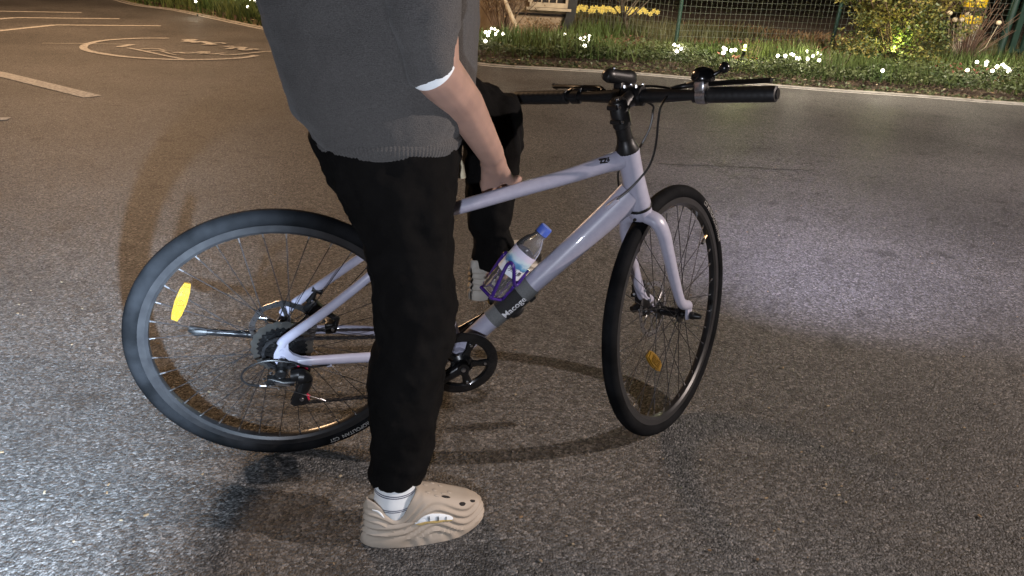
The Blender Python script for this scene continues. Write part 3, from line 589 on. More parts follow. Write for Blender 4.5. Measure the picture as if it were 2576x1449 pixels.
# cockpit (everything here turns with the steering)
HB = V(.8434, 0, .9450)
sm = MB(); sm.tube([ht(.524), ht(.530), ht(.545), ht(.556)], [.0275, .0280, .0215, .0195], 26); sm.tube([ht(.556), ht(.60)], .0182, 24)
sm.tube([ht(.585), ht(.588), ht(.645), ht(.650)], [.0185, .0215, .0215, .0195], 24); sm.tube([ht(.650), ht(.654)], [.017, .014], 20)
sm.tube([ht(.625)+V(.010, 0, 0), ht(.635)+V(.030, 0, .006), HB-V(.016, 0, .004)], [.018, .0155, .018], 18, ry=[.020, .0165, .019], up=(0, 0, 1))
sm.tube([HB+V(0, .024, 0), HB-V(0, .024, 0)], .0225, 24); sm.tube([ht(.60)+V(-.022, -.010, 0), ht(.60)+V(-.022, .014, 0)], .006, 10); sm.tube([ht(.635)+V(-.022, -.010, 0), ht(.635)+V(-.022, .014, 0)], .006, 10)
sm.map(st); stem = sm.build('stem', M['black'], bike)
pegs('bolt', M['steel'], stem, [([q, q+V(0, -.004, 0)], .0035, 8) for q in (ht(.60)+V(-.023, -.014, 0), ht(.635)+V(-.023, -.014, 0))]+[([HB+V(sx*.016, sy*.015, .020), HB+V(sx*.016, sy*.015, .026)], .0035, 8) for sx, sy in ((-1, -1), (-1, 1), (1, 1), (1, -1))]+[([ht(.653), ht(.656)], .005, 10)], st)
hb = MB(); ys = [.345, .30, .14, .09, .05, -.05, -.09, -.14, -.30, -.332]
hb.tube([HB+V(0, q, 0) for q in ys], [.011, .011, .0115, .0140, .0159, .0159, .0145, .0115, .011, .011], 24); hb.map(st); hb.build('handlebar', M['black'], bike)
for s_, e in ((1, .343), (-1, .330)):
    gp = MB(); a, b__ = .182, e; n_ = 40
    gp.tube([HB+V(0, s_*q, 0) for q in np.r_[a, a+.001, np.linspace(a+.004, b__-.006, n_), b__-.002, b__]], np.r_[.013, .0165, .0170+.0002*np.sin(np.arange(n_)*1.6), .0165, .010], 24)
    gp.map(st); gp.build('grip', M['plastic'], bike)
    lv = MB(); lv.tube(smooth_path([HB+V(.012, s_*.088, .012), HB+V(.030, s_*.110, .018), HB+V(.034, s_*.150, .020), HB+V(.030, s_*.165, .020)]), [.007]*25, 12, ry=[.006]*25)
    lv.tube([HB+V(0, s_*.148, 0), HB+V(0, s_*.168, 0)], .0165, 20); lv.box(HB+V(.018, s_*.158, .012), (.03, .026, .018), bev=1); lv.map(st); lever = lv.build('brake_lever', M['black'], bike)
    bl = MB(); bl.tube(smooth_path([HB+V(.030, s_*.155, .020), HB+V(.044, s_*.200, .022), HB+V(.050, s_*.25, .023), HB+V(.052, s_*(.300 if s_ < 0 else .245), .024)]), np.linspace(.006, .0055, 25), 10, ry=np.linspace(.0085, .0115, 25), up=(1, 0, 0)); bl.map(st); bl.build('lever_blade', M['black'], lever)
# gear shifter / bell with chrome edge at the right grip
bl = MB(); q = HB+V(-.004, -.170, .036); th = np.linspace(0, pi/2, 8)
bl.tube([HB+V(0, -.158, 0), HB+V(0, -.180, 0)], .0195, 22); bl.box(HB+V(-.010, -.169, .022), (.026, .024, .028), bev=1); bl.map(st); bell = bl.build('gear_shifter', M['steel'], bike)
bl = MB(); bl.lathe([(0, .026), (.005, .0265), (.012, .0245), (.018, .019), (.022, .010), (.0235, .0)], q, unit(V(-.15, -.25, 1)), 26); bl.tube([q+V(0, 0, -.006), q+V(0, 0, .002)], [.022, .026], 24); bl.map(st); bl.build('dome', M['blackgloss'], bell)
bl = MB(); bl.tube(smooth_path([q+V(.0, -.018, .004), q+V(.004, -.034, .012), q+V(.004, -.044, .018)]), .0045, 10); bl.ball(q+V(.004, -.046, .020), (.011, .012, .012), 14); bl.map(st); bl.build('thumb_lever', M['blackgloss'], bell)
lv = MB(); lv.tube([HB+V(.012, .090, .014), HB+V(.014, .155, .016)], .0028, 8); lv.tube(smooth_path([HB+V(.016, .10, .014), HB+V(.02, .13, .018), HB+V(.02, .17, .018), HB+V(.02, .19, .012)]), [.009]*25, 12, ry=[.006]*25); lv.map(st); lv.build('lever_body', M['blackgloss'], bike)
# lamp clamped by the stem
hl = MB(); c1 = HB+V(-.006, .040, .034); a = c1+V(-.052, 0, .018); e = c1+V(.068, 0, .002); dd = unit(e-a)
hl.tube([a, a+dd*.004, a+dd*.016, a+dd*.085, a+dd*.092, e-dd*.004, e], [.007, .013, .0165, .0165, .0185, .0185, .016], 24)
hl.box(HB+V(.004, .040, .018), (.020, .022, .028), bev=1); hl.ring([(-.010, .0162), (-.010, .0200), (.010, .0200), (.010, .0162)], HB+V(0, .040, 0), V(0, 1, 0), 24); hl.map(st); hlo = hl.build('headlamp', M['black'], bike)
le = MB(); le.lathe([(0, .0145), (.003, .0135), (.005, .009), (.006, 0)], e-dd*.001, dd, 20); le.map(st); le.build('lens', M['lens'], hlo)
bt = MB(); bt.tube([a+dd*.03+V(0, -.006, .0155), a+dd*.03+V(0, -.006, .018)], .0035, 10); bt.map(st); bt.build('button', M['steel'], hlo)
_p = bw(st(e+dd*.03)); _t = V(3.3, 5.6, .4)
lamp('headlamp_beam', 'SPOT', _p, 900, (.70, .69, 1.0), .015, _t, 84, 1.0)
# cables from the bar to the frame
def bcable(name, pts, r=.0027):
    c_ = MB(); c_.tube(smooth_path(pts), r, 8); c_.build(name, M['black'], bike)
hbR = st(HB+V(.03, -.09, .012)); hbL = st(HB+V(.02, .09, .012))
bcable('gear_cable', [st(HB+V(.006, -.150, .030)), st(HB+V(.03, -.118, .022)), hbR, bk(*zh_(1362, 430), -.05), bk(*zh_(1330, 560), -.055), bk(*zh_(1318, 700), -.055), bk(*zh_(1298, 820), -.052), bk(*zh_(1255, 940), -.048), bk(*zh_(1180, 1040), -.042), bk(*zh_(1080, 1145), -.036), bk(*zh_(990, 1215), -.030), bk(*zh_(945, 1250), -.026)])
bcable('brake_cable', [hbR, st(HB+V(.028, -.02, .02)), st(HB+V(.03, .06, .01)), bk(*zh_(1262, 430), .05), bk(*zh_(1284, 500), .05), bk(*zh_(1262, 620), .045), bk(*zh_(1210, 730), .042), bk(*zh_(1160, 810), .042), bk(*zh_(1060, 900), .046), bk(*zh_(1004, 990), .046), bk(*zh_(1010, 1120), .048), bk(*zh_(1032, 1260), .055), bk(*zh_(1052, 1380), .06), bk(1608, 620, .075), st(c0+V(-.034, .008, .12)), st(c0+V(-.034, .008, .045))])
gr = MB(); q = bk(*zh_(945, 1250), -.025); gr.tube([q+V(-.016, .001, -.014), q+V(-.010, -.003, -.008), q+V(.012, -.003, .012), q+V(.018, .001, .018)], [.001, .0055, .0055, .001], 10, ry=[.001, .006, .006, .001]); gr.build('cable_port', M['lilac'], frame)

# strap mount with bottle cage on the down tube
dt = unit(V(.707, 0, .707)); up_ = V(-.707, 0, .707)
def dsec(t): return V(.606, 0, .469)-dt*t      # along the tube, from the top end of the strap downwards
sec_ = hexsec()
def sleeve(t0, t1, g_, nm, m_, par=bike):
    mb = MB(); mb.tube([dsec(q) for q in np.linspace(t0, t1, 8)], .0255+g_, 24, ry=.0268+g_, up=up_, sec=sec_); return mb.build(nm, m_, par)
stp = sleeve(.030, .098, .0042, 'strap_mount', M['strap']); sleeve(-.006, .132, .0022, 'strap_band', M['strapgrey'], stp)
lp = MB(); lp.ball(dsec(.072)-up_*.030, (.024, .014, .016), 14, np.stack([dt, V(0, 1, 0), up_], 1)); lp.box(dsec(.02)-up_*.030, (.02, .018, .012), np.stack([dt, V(0, 1, 0), up_], 1), bev=1); lp.build('buckle', M['plastic'], stp)
v, f = text_mesh('Macoge', .0235); v, f = subdivide_long(v, f, .005); wdt = v[:, 0].max()
out = []
for q in v:
    a_ = dsec(.098)+dt*(q[0]+ (.068-wdt)/2+.002); h_ = q[1]-.006; y_ = -(.0310-abs(h_)*.22); out.append(a_+up_*h_+V(0, y_, 0))
tm = MB(); tm.add(out, f); tm.build('lettering', M['letter'], stp, smooth=False)
# bottle cage
BT0 = V(.507, -.004, .461); BTA = unit(V(.121, 0, .168)); BTN = V(-BTA[2], 0, BTA[0])    # bottle base, axis, away from tube
cg = MB()
def bpnt(h, ang, r=.0365): return BT0+BTA*h+BTN*(r*cos(ang))+V(0, r*sin(ang), 0)
for s_ in (1, -1):
    cg.tube(smooth_path([bpnt(-.002, s_*radians(150), .030), bpnt(-.004, s_*radians(75), .034), bpnt(.006, s_*radians(72)), bpnt(.045, s_*radians(56)), bpnt(.085, s_*radians(40)), bpnt(.097, s_*radians(48)), bpnt(.088, s_*radians(72)), bpnt(.060, s_*radians(112)), bpnt(.055, s_*radians(150)), bpnt(.085, s_*radians(170))]), .0046, 10)
cg.tube([bpnt(-.002, pi, .036), bpnt(.10, pi, .037)], .010, 12, ry=.004, up=BTN); cg.tube([bpnt(-.003, radians(-75), .034), bpnt(-.005, 0, .030), bpnt(-.003, radians(75), .034)], .0045, 10)
cg.build('bottle_cage', M['purple'], bike)

# ------------------------------------------------------------------ bottle (rests in the cage)
bot = empty('water_bottle', bw(BT0), 'clear water bottle with blue cap in the purple cage', 'bottle')
bot.matrix_world = Matrix([[*B[0], bw(BT0)[0]], [*B[1], bw(BT0)[1]], [*B[2], bw(BT0)[2]], [0, 0, 0, 1]])
pr = [(0, .004), (0.002, .024), (.006, .0295), (.016, .0312), (.022, .0300), (.028, .0312), (.040, .0312), (.044, .0300), (.048, .0312), (.060, .0312), (.064, .0302), (.068, .0314), (.140, .0314), (.146, .0308), (.156, .0290), (.168, .0245), (.178, .0185), (.184, .0145), (.190, .0130), (.196, .0130)]
bo = MB(); bo.lathe(pr, (0, 0, 0), BTA, 40); bo.lathe([(.188, .0130), (.189, .0165), (.191, .0165), (.192, .0130)], (0, 0, 0), BTA, 32); bo.build('bottle_body', M['clear'], bot)
cp_ = MB(); th = np.linspace(0, 2*pi, 120, endpoint=False); ax_ = BTA; n1 = BTN; n2 = V(0, 1, 0)
g = [np.array([ax_*h+(n1*cos(t)+n2*sin(t))*(r+.0004*sin(t*40)*(h > .195)) for t in th]) for h, r in ((.193, .0135), (.193, .0158), (.212, .0156), (.2145, .014), (.2145, 1e-4))]; cp_.grid(np.array(g), cv=True); cp_.build('bottle_cap', M['cap'], bot)
lb = MB(); hs = np.linspace(.066, .136, 6); an = np.linspace(0, 2*pi, 49); g = np.array([[ax_*h+(n1*cos(t)+n2*sin(t))*.0318 for t in an] for h in hs]); lb.grid(g)
me = lb.mesh('label', M['label']); uvl = me.uv_layers.new(name='UVMap')
uvs = np.array([[j/48*2, i/5] for i in range(6) for j in range(49)])
for lo in me.loops: uvl.data[lo.index].uv = uvs[lo.vertex_index]
lab = bpy.data.objects.new('label', me); COL.objects.link(lab); lab.parent = bot
v, f = text_mesh('水山農', .0135); v, f = subdivide_long(v, f, .004); v[:, 0] -= v[:, 0].mean()
out = [ax_*(q[1]+.079)+(n1*cos(-radians(88)-q[0]/.0325)+n2*sin(-radians(88)-q[0]/.0325))*.0323 for q in v]
tm = MB(); tm.add(out, f); tm.build('lettering', M['dark'], lab, smooth=False)

# ================================================================== PERSON
person = empty('person', (-.23, 1.45, 0), 'person in grey sweater and black trousers straddling the lilac bicycle', 'person')
PO = V(-.23, 1.45, 0)
def remesh(o, vox, smooth=4, disp=None, dec=None):
    m_ = o.modifiers.new('r', 'REMESH'); m_.mode = 'VOXEL'; m_.voxel_size = vox; m_.use_smooth_shade = True
    s_ = o.modifiers.new('s', 'SMOOTH'); s_.factor = .5; s_.iterations = smooth
    for k, (st_, sc_, tp) in enumerate(disp or []):
        t = bpy.data.textures.new('fold', tp); t.noise_scale = sc_ 
        if tp == 'CLOUDS': t.noise_depth = 2
        d_ = o.modifiers.new('d', 'DISPLACE'); d_.texture = t; d_.strength = st_; d_.mid_level = .5; d_.texture_coords = 'LOCAL'
    return o
def pbuild(mb, name, m_, par=person, **k):
    mb.map(lambda a: a-PO); return mb.build(name, m_, par, **k)
def loft(mb, rings, n=28, e=.9):
    """rings: (left px, left py, right px, right py, distance, half thickness) or (centre, half width, half thickness, angle)"""
    R_ = []
    for r in rings:
        if len(r) == 6: a, b__ = W(r[0], r[1], r[4]), W(r[2], r[3], r[4]); R_.append(((a+b__)/2, (b__-a)/2, r[5]))
        else: c, hw, hb_, an = r; R_.append((np.asarray(c, float), V(cos(an), sin(an), 0)*hw, hb_))
    C_ = np.array([r[0] for r in R_]); T = np.gradient(C_, axis=0); g = []
    th = np.linspace(0, 2*pi, n, endpoint=False); sg = lambda q: np.sign(q)*np.abs(q)**e
    k = 6; CC = smooth_path(C_, k); UU = smooth_path([r[1] for r in R_], k); HB_ = smooth_path([V(r[2], 0, 0) for r in R_], k)[:, 0]; TT = np.gradient(CC, axis=0)
    for c, u_, h_, t in zip(CC, UU, HB_, TT):
        v_ = unit(np.cross(u_, t))*h_; g.append(c+np.outer(sg(np.cos(th)), u_)+np.outer(sg(np.sin(th)), v_))
    mb.grid(np.array(g), cv=True); mb.add(g[0], [tuple(range(n))]); mb.add(g[-1], [tuple(range(n))]); return np.array(g)

# trousers
tr = MB()
loft(tr, [(800, 300, 1160, 300, 1.50, .135), (796, 345, 1157, 345, 1.50, .14), (808, 395, 1157, 395, 1.49, .135), (836, 460, 1153, 455, 1.475, .12), (880, 540, 1146, 532, 1.46, .105), (921, 620, 1142, 612, 1.445, .092), (936, 720, 1142, 720, 1.43, .086), (942, 845, 1148, 835, 1.41, .082), (936, 880, 1140, 880, 1.405, .08), (932, 960, 1118, 955, 1.39, .075), (930, 1060, 1101, 1060, 1.37, .070), (931, 1150, 1086, 1150, 1.355, .064), (926, 1195, 1074, 1190, 1.345, .062), (930, 1216, 1066, 1208, 1.34, .060)])
hipL = V(-.30, 1.66, .90); kneeL = W(1238, 300, 1.86); ank = W(1232, 655, 1.83)
tr.caps([V(-.27, 1.54, .93), hipL], [.13, .12]); tr.caps([hipL, (hipL+kneeL)/2+V(0, 0, .01), kneeL+V(-.02, .0, .012)], [.115, .096, .074])
loft(tr, [(1190, 232, 1290, 238, 1.86, .05), (1172, 262, 1308, 262, 1.86, .065), (1168, 320, 1313, 320, 1.85, .072), (1166, 400, 1307, 400, 1.845, .07), (1172, 480, 1297, 480, 1.84, .065), (1180, 545, 1290, 545, 1.835, .06), (1180, 575, 1284, 575, 1.835, .055), (1192, 600, 1292, 600, 1.83, .058), (1190, 640, 1288, 640, 1.83, .055), (1192, 664, 1275, 668, 1.83, .050)])
tro = pbuild(tr, 'trousers', M['trouser']); remesh(tro, .008, 2, [(.028, .08, 'CLOUDS'), (.012, .03, 'CLOUDS')])

# sweater: body and sleeves in one surface, a ribbed hem band below
sw = MB()
loft(sw, [(806, 352, 1152, 350, 1.50, .143), (800, 342, 1156, 340, 1.50, .150), (792, 320, 1160, 322, 1.50, .158), (768, 290, 1178, 290, 1.50, .165), (742, 262, 1187, 262, 1.50, .168), (716, 190, 1195, 190, 1.50, .17), (690, 105, 1201, 105, 1.50, .17), (668, 30, 1206, 30, 1.50, .17), (650, -40, 1208, -40, 1.50, .175),
          (V(-.275, 1.5, 1.27), .200, .185, .25), (V(-.262, 1.5, 1.36), .165, .185, .25), (V(-.245, 1.5, 1.42), .105, .15, .25), (V(-.235, 1.5, 1.455), .07, .075, .25)])
shR = V(-.225, 1.335, 1.365); elR = W(1078, 40, 1.33); cuR = W(1091, 172, 1.345)
sw.caps([shR, elR], [.082, .060])
loft(sw, [(950, -60, 1165, -60, 1.33, .062), (968, 0, 1162, -10, 1.33, .062), (985, 60, 1158, 45, 1.33, .060), (1004, 120, 1152, 90, 1.335, .056), (1026, 186, 1150, 138, 1.34, .053), (1031, 204, 1153, 154, 1.342, .052), (1034, 214, 1154, 164, 1.343, .051)])
shL = V(-.285, 1.67, 1.365); elL = V(-.33, 1.76, 1.12); cuL = V(-.29, 1.77, 1.07)
sw.caps([shL, elL, cuL], [.08, .062, .052]); sw.caps([shR, shL], [.09, .09])
swo = pbuild(sw, 'sweater', M['knit']); remesh(swo, .007, 6, [(.020, .16, 'CLOUDS'), (.009, .05, 'CLOUDS')])
hm = MB(); th = np.linspace(0, 2*pi, 720, endpoint=False); g = []
for k, (a, b__, hb_) in enumerate((((794, 326), (1160, 326), .150), ((799, 350), (1157, 348), .151), ((806, 362), (1153, 362), .147), ((814, 374), (1148, 374), .141), ((816, 378), (1146, 378), .137), ((818, 374), (1142, 374), .133))):
    A1, B1 = W(*a, 1.50), W(*b__, 1.50); c = (A1+B1)/2; u_ = (B1-A1)/2; v_ = V(-.05, 1, -.08)*hb_; rib = (.975 if k == 0 else 1.036)+.0045*np.sin(th*118)*(1 if 0 < k < 4 else .3)
    g.append(c+np.outer(np.cos(th)*rib, u_)+np.outer(np.sin(th)*rib, v_))
hm.grid(np.array(g), cv=True); pbuild(hm, 'hem_rib', M['knit'], swo, ang=None)

# skin: one continuous surface
sk = MB(); neck = V(-.235, 1.5, 1.47); headc = V(-.20, 1.51, 1.615); FW_ = unit(V(.93, .30, 0)); LF = V(-FW_[1], FW_[0], 0)
sk.caps([V(-.26, 1.5, .95), V(-.25, 1.5, 1.20), V(-.24, 1.5, 1.38), neck, headc-V(0, 0, .04)], [.11, .12, .12, .055, .058])
sk.ball(headc+V(0, 0, .02)-FW_*.008, (.092, .078, .105), 20, np.stack([FW_, LF, V(0, 0, 1)], 1)); sk.ball(headc+FW_*.030-V(0, 0, .045), (.060, .058, .068), 18, np.stack([FW_, LF, V(0, 0, 1)], 1)); sk.ball(headc+FW_*.062-V(0, 0, .088), (.024, .030, .022), 14)
sk.caps([headc+FW_*.083+V(0, 0, .022), headc+FW_*.104-V(0, 0, .018)], [.009, .013]); 
for s_ in (1, -1):
    sk.ball(headc+FW_*.092-V(0, 0, .020)+LF*s_*.012, .009, 10); sk.ball(headc-FW_*.005+LF*s_*.080-V(0, 0, .002), (.018, .008, .030), 12, np.stack([FW_, LF, V(0, 0, 1)], 1))
    sk.caps([headc+FW_*.082+LF*s_*.012+V(0, 0, .034), headc+FW_*.078+LF*s_*.048+V(0, 0, .032)], [.008, .007]); sk.ball(headc+FW_*.055+LF*s_*.045-V(0, 0, .018), .026, 12)
sk.caps([headc+FW_*.088-V(0, 0, .048)+LF*.02, headc+FW_*.088-V(0, 0, .048)-LF*.02], [.007, .007]); sk.caps([headc+FW_*.086-V(0, 0, .058)+LF*.015, headc+FW_*.086-V(0, 0, .058)-LF*.015], [.008, .008])
# right arm reaching down to the top tube
wr = W(1236, 388, 1.555); fo = W(1165, 262, 1.445)
sk.caps([shR, elR, W(1091, 171, 1.343), fo, wr], [.055, .050, .0465, .041, .0285])
tdir = B@unit(V(1, 0, .27)); tup = B@unit(V(-.27, 0, 1)); far = B@V(0, 1, 0)
kn0 = bw(V(.508, .004, .722))+tup*.034                           # knuckles above the tube
sk.caps([wr, (wr*.55+kn0*.45)+V(0, 0, .006), kn0-tdir*.004], [.0265, .030, .019])
for k, (ln, off_) in enumerate(((1.0, .030), (1.08, .0105), (1.0, -.009), (.82, -.027))):
    b0 = kn0+tdir*off_-tup*(.002+.003*abs(k-1)); mid = (wr+kn0)/2
    sk.caps([mid*.5+(wr+tdir*off_*.6)*.5, b0], [.017, .0105])
    p1 = b0+(far*.026+tup*.000)*ln; p2 = p1+(far*.010-tup*.024)*ln; p3 = p2+(-far*.006-tup*.020)*ln
    sk.caps([b0, p1, p2, p3], [.0102, .0092, .0085, .0072])
sk.caps([mid-far*.010+tdir*.014, kn0+tdir*.030-far*.016-tup*.004, kn0+tdir*.046-far*.004-tup*.010, kn0+tdir*.056+far*.008-tup*.016], [.016, .0115, .0100, .0085])
# left arm and hand resting on the left thigh (behind the body)
wl_ = V(-.22, 1.76, 1.02); hL = hipL*.68+kneeL*.32+V(-.005, .03, .115)
sk.caps([shL, elL, wl_, hL], [.055, .042, .028, .026])
hd = unit(kneeL-hipL); hs_ = unit(np.cross(hd, V(0, 0, 1)))
for k, (ln, off_) in enumerate(((1., -.030), (1.08, -.010), (1., .010), (.82, .030))):
    b0 = hL+hd*.03+hs_*off_; sk.caps([hL+hs_*off_*.5, b0, b0+hd*.034*ln-V(0, 0, .002), b0+hd*.062*ln-V(0, 0, .014), b0+hd*.078*ln-V(0, 0, .026)], [.018, .0105, .0095, .0085, .0075])
sk.caps([hL-hs_*.02, hL-hs_*.048+hd*.012-V(0, 0, .008), hL-hs_*.062+hd*.034-V(0, 0, .016)], [.016, .011, .009])
# legs under the clothes
aR = V(-.235, 1.325, .10); sk.caps([V(-.26, 1.5, .95), W(1010, 480, 1.475), W(1042, 800, 1.415), aR+V(.02, .02, .07), aR, aR+V(.10, .035, -.055)], [.10, .075, .052, .038, .034, .030])
aL = ank+V(0, 0, -.03); sk.caps([V(-.26, 1.5, .95), hipL, kneeL, ank, aL, aL+V(.10, .04, -.06)], [.10, .085, .052, .036, .033, .030])
body = pbuild(sk, 'body', M['skin']); remesh(body, .0042, 3)
for s_ in (1, -1):
    ey = MB(); ey.ball(headc+FW_*.076+LF*s_*.031+V(0, 0, .018), .0125, 14); pbuild(ey, 'eye', M['eye'], body)
    ey = MB(); ey.ball(headc+FW_*.0845+LF*s_*.031+V(0, 0, .018), .0058, 12); pbuild(ey, 'iris', M['dark'], body)
hr = MB(); Rh = np.stack([FW_, LF, V(0, 0, 1)], 1); hr.ball(headc+V(0, 0, .040)-FW_*.020, (.096, .086, .098), 24, Rh); hr.ball(headc-FW_*.050-V(0, 0, .01), (.055, .075, .085), 20, Rh); hr.caps([headc+FW_*.055+V(0, 0, .098)+LF*.04, headc+FW_*.06+V(0, 0, .095)-LF*.045], [.030, .030])
ho = pbuild(hr, 'hair', M['hair']); remesh(ho, .006, 3, [(.012, .02, 'CLOUDS')])
# cuff lining, drawstring
cf = MB(); L0, R0 = W(1032, 199, 1.34), W(1148, 149, 1.34); cc_ = (L0+R0)/2; u_ = (R0-L0)/2; nd = unit(fo-elR); v_ = unit(np.cross(u_, nd))*.049
th = np.linspace(0, 2*pi, 48, endpoint=False); g = [cc_+np.outer(np.cos(th)*k, u_)+np.outer(np.sin(th)*k, v_)+nd*(h-.001)-np.outer(.004*np.cos(th), nd) for k, h in ((.90, -.012), (.975, -.006), (.985, .0015), (.96, .002), (.88, -.010))]
cf.grid(np.array(g), cv=True); cfo = pbuild(cf, 'cuff_lining', M['lining'], swo)
ds = MB(); a = W(1157, 338, 1.56); b__ = W(1158, 395, 1.55); e = W(1160, 428, 1.55)
ds.tube(smooth_path([a+V(-.03, 0, .02), a, b__, W(1159, 408, 1.55)]), .0026, 8); ds.tube([W(1159, 404, 1.55), W(1160, 416, 1.55), W(1163, 447, 1.55)], [.0035, .0065, .0085], 12); pbuild(ds, 'drawstring', M['cream'], tro)

# socks and foam clogs
def sock(name, c0, c1, r0, r1):
    mb = MB(); hs = np.linspace(0, 1, 26); n = 60; th = np.linspace(0, 2*pi, n+1); c0 = np.asarray(c0); c1 = np.asarray(c1); g = []
    for h in hs:
        c = c0+(c1-c0)*h; r = r0+(r1-r0)*min(1, h/.38)+.0012*np.sin(h*9); g.append(c+np.stack([np.cos(th)*r*1.12, np.sin(th)*r, 0*th], -1))
    mb.grid(np.array(g)); mb.map(lambda a: a-PO); me = mb.mesh(name, M['sock'], ang=None); uvl = me.uv_layers.new(name='UVMap'); uv = [(j/n*4, i/25) for i in range(26) for j in range(n+1)]
    for lo in me.loops: uvl.data[lo.index].uv = uv[lo.vertex_index]
    o = bpy.data.objects.new(name, me); COL.objects.link(o); o.parent = person; return o

def clog(name, H, heading, pitch, m_, mirror=1):
    """foam clog; local x forward, y towards the wearer's left, z up"""
    Lh = .274
    def wy(u): return .0435*(1-abs(2*u-1)**3.2)**.42*(1+.16*math.sin((u-.25)*pi*1.25))
    def top(u): return np.interp(u, [0, .03, .10, .22, .38, .47, .60, .75, .88, .96, 1], [.098, .114, .116, .108, .120, .122, .110, .092, .076, .060, .046])
    def wave(u): return .010*math.exp(-((u-.55)/.17)**2)*2.2-.004*math.exp(-((u-.85)/.1)**2)-.003
    nu, nf = 150, 110; cr_ = (np.cos(0), )
    def surf(u, f, lift=0.):               # f: 0 near-side bottom ... 1 far-side bottom
        ph = f*pi; hw = wy(min(max(u, .0005), .9995)); ht_ = top(u); c, s_ = cos(ph), sin(ph)
        y = hw*np.sign(c)*abs(c)**.62; z = ht_*abs(s_)**.55
        low = max(0, 1-z/.050); flare = 1+.22*low**1.1*(1-low*.55)
        zr = z; side = min(1, max(0, 1-(z/(ht_*.93))**6))
        vm = 1-max(0, 1-((f-.882)/.055)**2)*max(0, 1-((u-.545)/.19)**4) if abs(f-.882) < .055 and abs(u-.545) < .19 else 1
        ridge = math.sin(2*pi*(zr-wave(u)*1.6)/.0175)*.0029*side*min(1, z/.006)*vm
        endf = min(1, .25+4*min(u, 1-u))
        y = y*flare; 
        nx_ = 0.; 
        if u < .1: nx_ = -(1-u/.1)*(.010*low+ridge)
        if u > .86: nx_ = (u-.86)/.14*(.006*low+ridge)
        y += np.sign(y)*ridge*(1 if abs(y) > .004 else 0)
        # collar opening
        q = ((u-.235)/.195)**2+(y/(hw*.80+1e-6))**2
        rim = math.exp(-((q-1.15)/.28)**2)*.004
        if s_ > .35:
            dip = .034*math.exp(-((u-.26)/.11)**2)*min(1, abs(c)*1.35)**1.5
            z -= dip if s_ < 1 else 0
            z += rim
            if q < 1: z = min(z, .040+ (q**6)*.05)
        spring = .016*max(0, (u-.72)/.28)**2+.006*max(0, (.1-u)/.1)**2
        x = Lh*u+nx_
        return V(x, y, z+spring*(1-z/.14)) 
    us = np.r_[0.0, np.linspace(.004, .996, nu), 1.0]
    us = .5-.5*np.cos(us*pi)*1.0
    Gd = np.array([[surf(u, f) for f in np.linspace(0, 1, nf)] for u in us])
    mb = MB(); mb.grid(Gd)
    bt = np.array([[Gd[i, 0]*(1-t)+Gd[i, -1]*t-V(0, 0, .004*sin(pi*t)*0) for t in np.linspace(0, 1, 6)] for i in range(len(us))]); mb.grid(bt)
    cph, sph = cos(heading), sin(heading); cp2, sp2 = cos(pitch), sin(pitch)
    R_ = np.array([[cph*cp2, -sph, -cph*sp2], [sph*cp2, cph, -sph*sp2], [sp2, 0, cp2]])
    T_ = lambda a: np.asarray(a)@R_.T+np.asarray(H)-PO
    mb.map(T_); sh = mb.build(name, m_, person, ang=60)
    def patch(nm, m2, cu, cf, ru, rf, lift, n=18, slope=0., lens=None, par=sh):
        g = []; e_ = 1e-3
        def P3(u, f, l):
            p = surf(u, f); a = surf(u+e_, f)-surf(u-e_, f); b3 = surf(u, f+e_)-surf(u, f-e_); nn = unit(np.cross(a, b3)); 
            ctr = V(u*Lh, 0, .04); nn = nn if (p-ctr)@nn > 0 else -nn; return p+nn*l
        th = np.linspace(0, 2*pi, n, endpoint=False)
        for k, l in ((1, -.001), (1, lift), (.82, lift+.0006), (.5, lift+.0008), (.02, lift+.0008)):
            row = []
            for t in th:
                du = ru*cos(t)*k; df = rf*sin(t)*k
                if lens: df = rf*k*sin(t)*(1 if sin(t) < 0 else lens)
                row.append(P3(cu+du, cf+df+slope*du, l))
            g.append(row)
        b4 = MB(); b4.grid(np.array(g), cv=True); b4.map(T_); return b4.build(nm, m2, par)
    return sh, patch, T_
HdR = radians(21)
sh, patch, T_ = clog('shoe', (-.302, 1.272, 0), HdR, 0, M['foam'])
# near side is the wearer's right: f near 1
vent = patch('side_vent', M['sock'] if False else M['lining'], .545, .900, .160, .060, .0012, 30, slope=-.06, lens=.25)
patch('insole_edge', M['insole'], .545, .908, .150, .011, .0022, 24, slope=-.06)
for du in (-.045, -.035, .02, .03, .085): patch('sock_stripe', M['dark'], .545+du*1.15, .880, .0030, .026*(1-abs(du)*4), .0030, 10)
patch('vent_slot', M['lining'], .105, .745, .045, .012, .0010, 18, slope=.55)
for (u_, f_, a_, b__) in ((.80, .70, .018, .022), (.90, .655, .015, .020)): patch('toe_hole', M['dark'], u_, f_, a_*1.6, b__*1.6, .0008, 16)
patch('toe_slot', M['dark'], .665, .60, .038, .020, .0006, 18)
for (u_, f_) in ((.52, .56), (.52, .48), (.585, .60), (.585, .52), (.585, .44), (.65, .55), (.65, .47), (.71, .52)): patch('vent_oval', M['foam'], u_, f_, .019, .016, .0009, 16)
sR = sock('sock', T_((.064, 0, .050))+PO, V(-.236, 1.338, .165), .028, .0425)
HL = bw(V(.492, .135, .352))
shL_, patL, TL = clog('shoe', HL, math.atan2(B[1, 0], B[0, 0])+radians(38), radians(8), M['foamgrey'])
patL('heel_dot', M['lining'], .10, .76, .022, .016, .0012)
sL = sock('sock', TL((.068, 0, .055))+PO, ank+V(0, 0, .02), .028, .038)

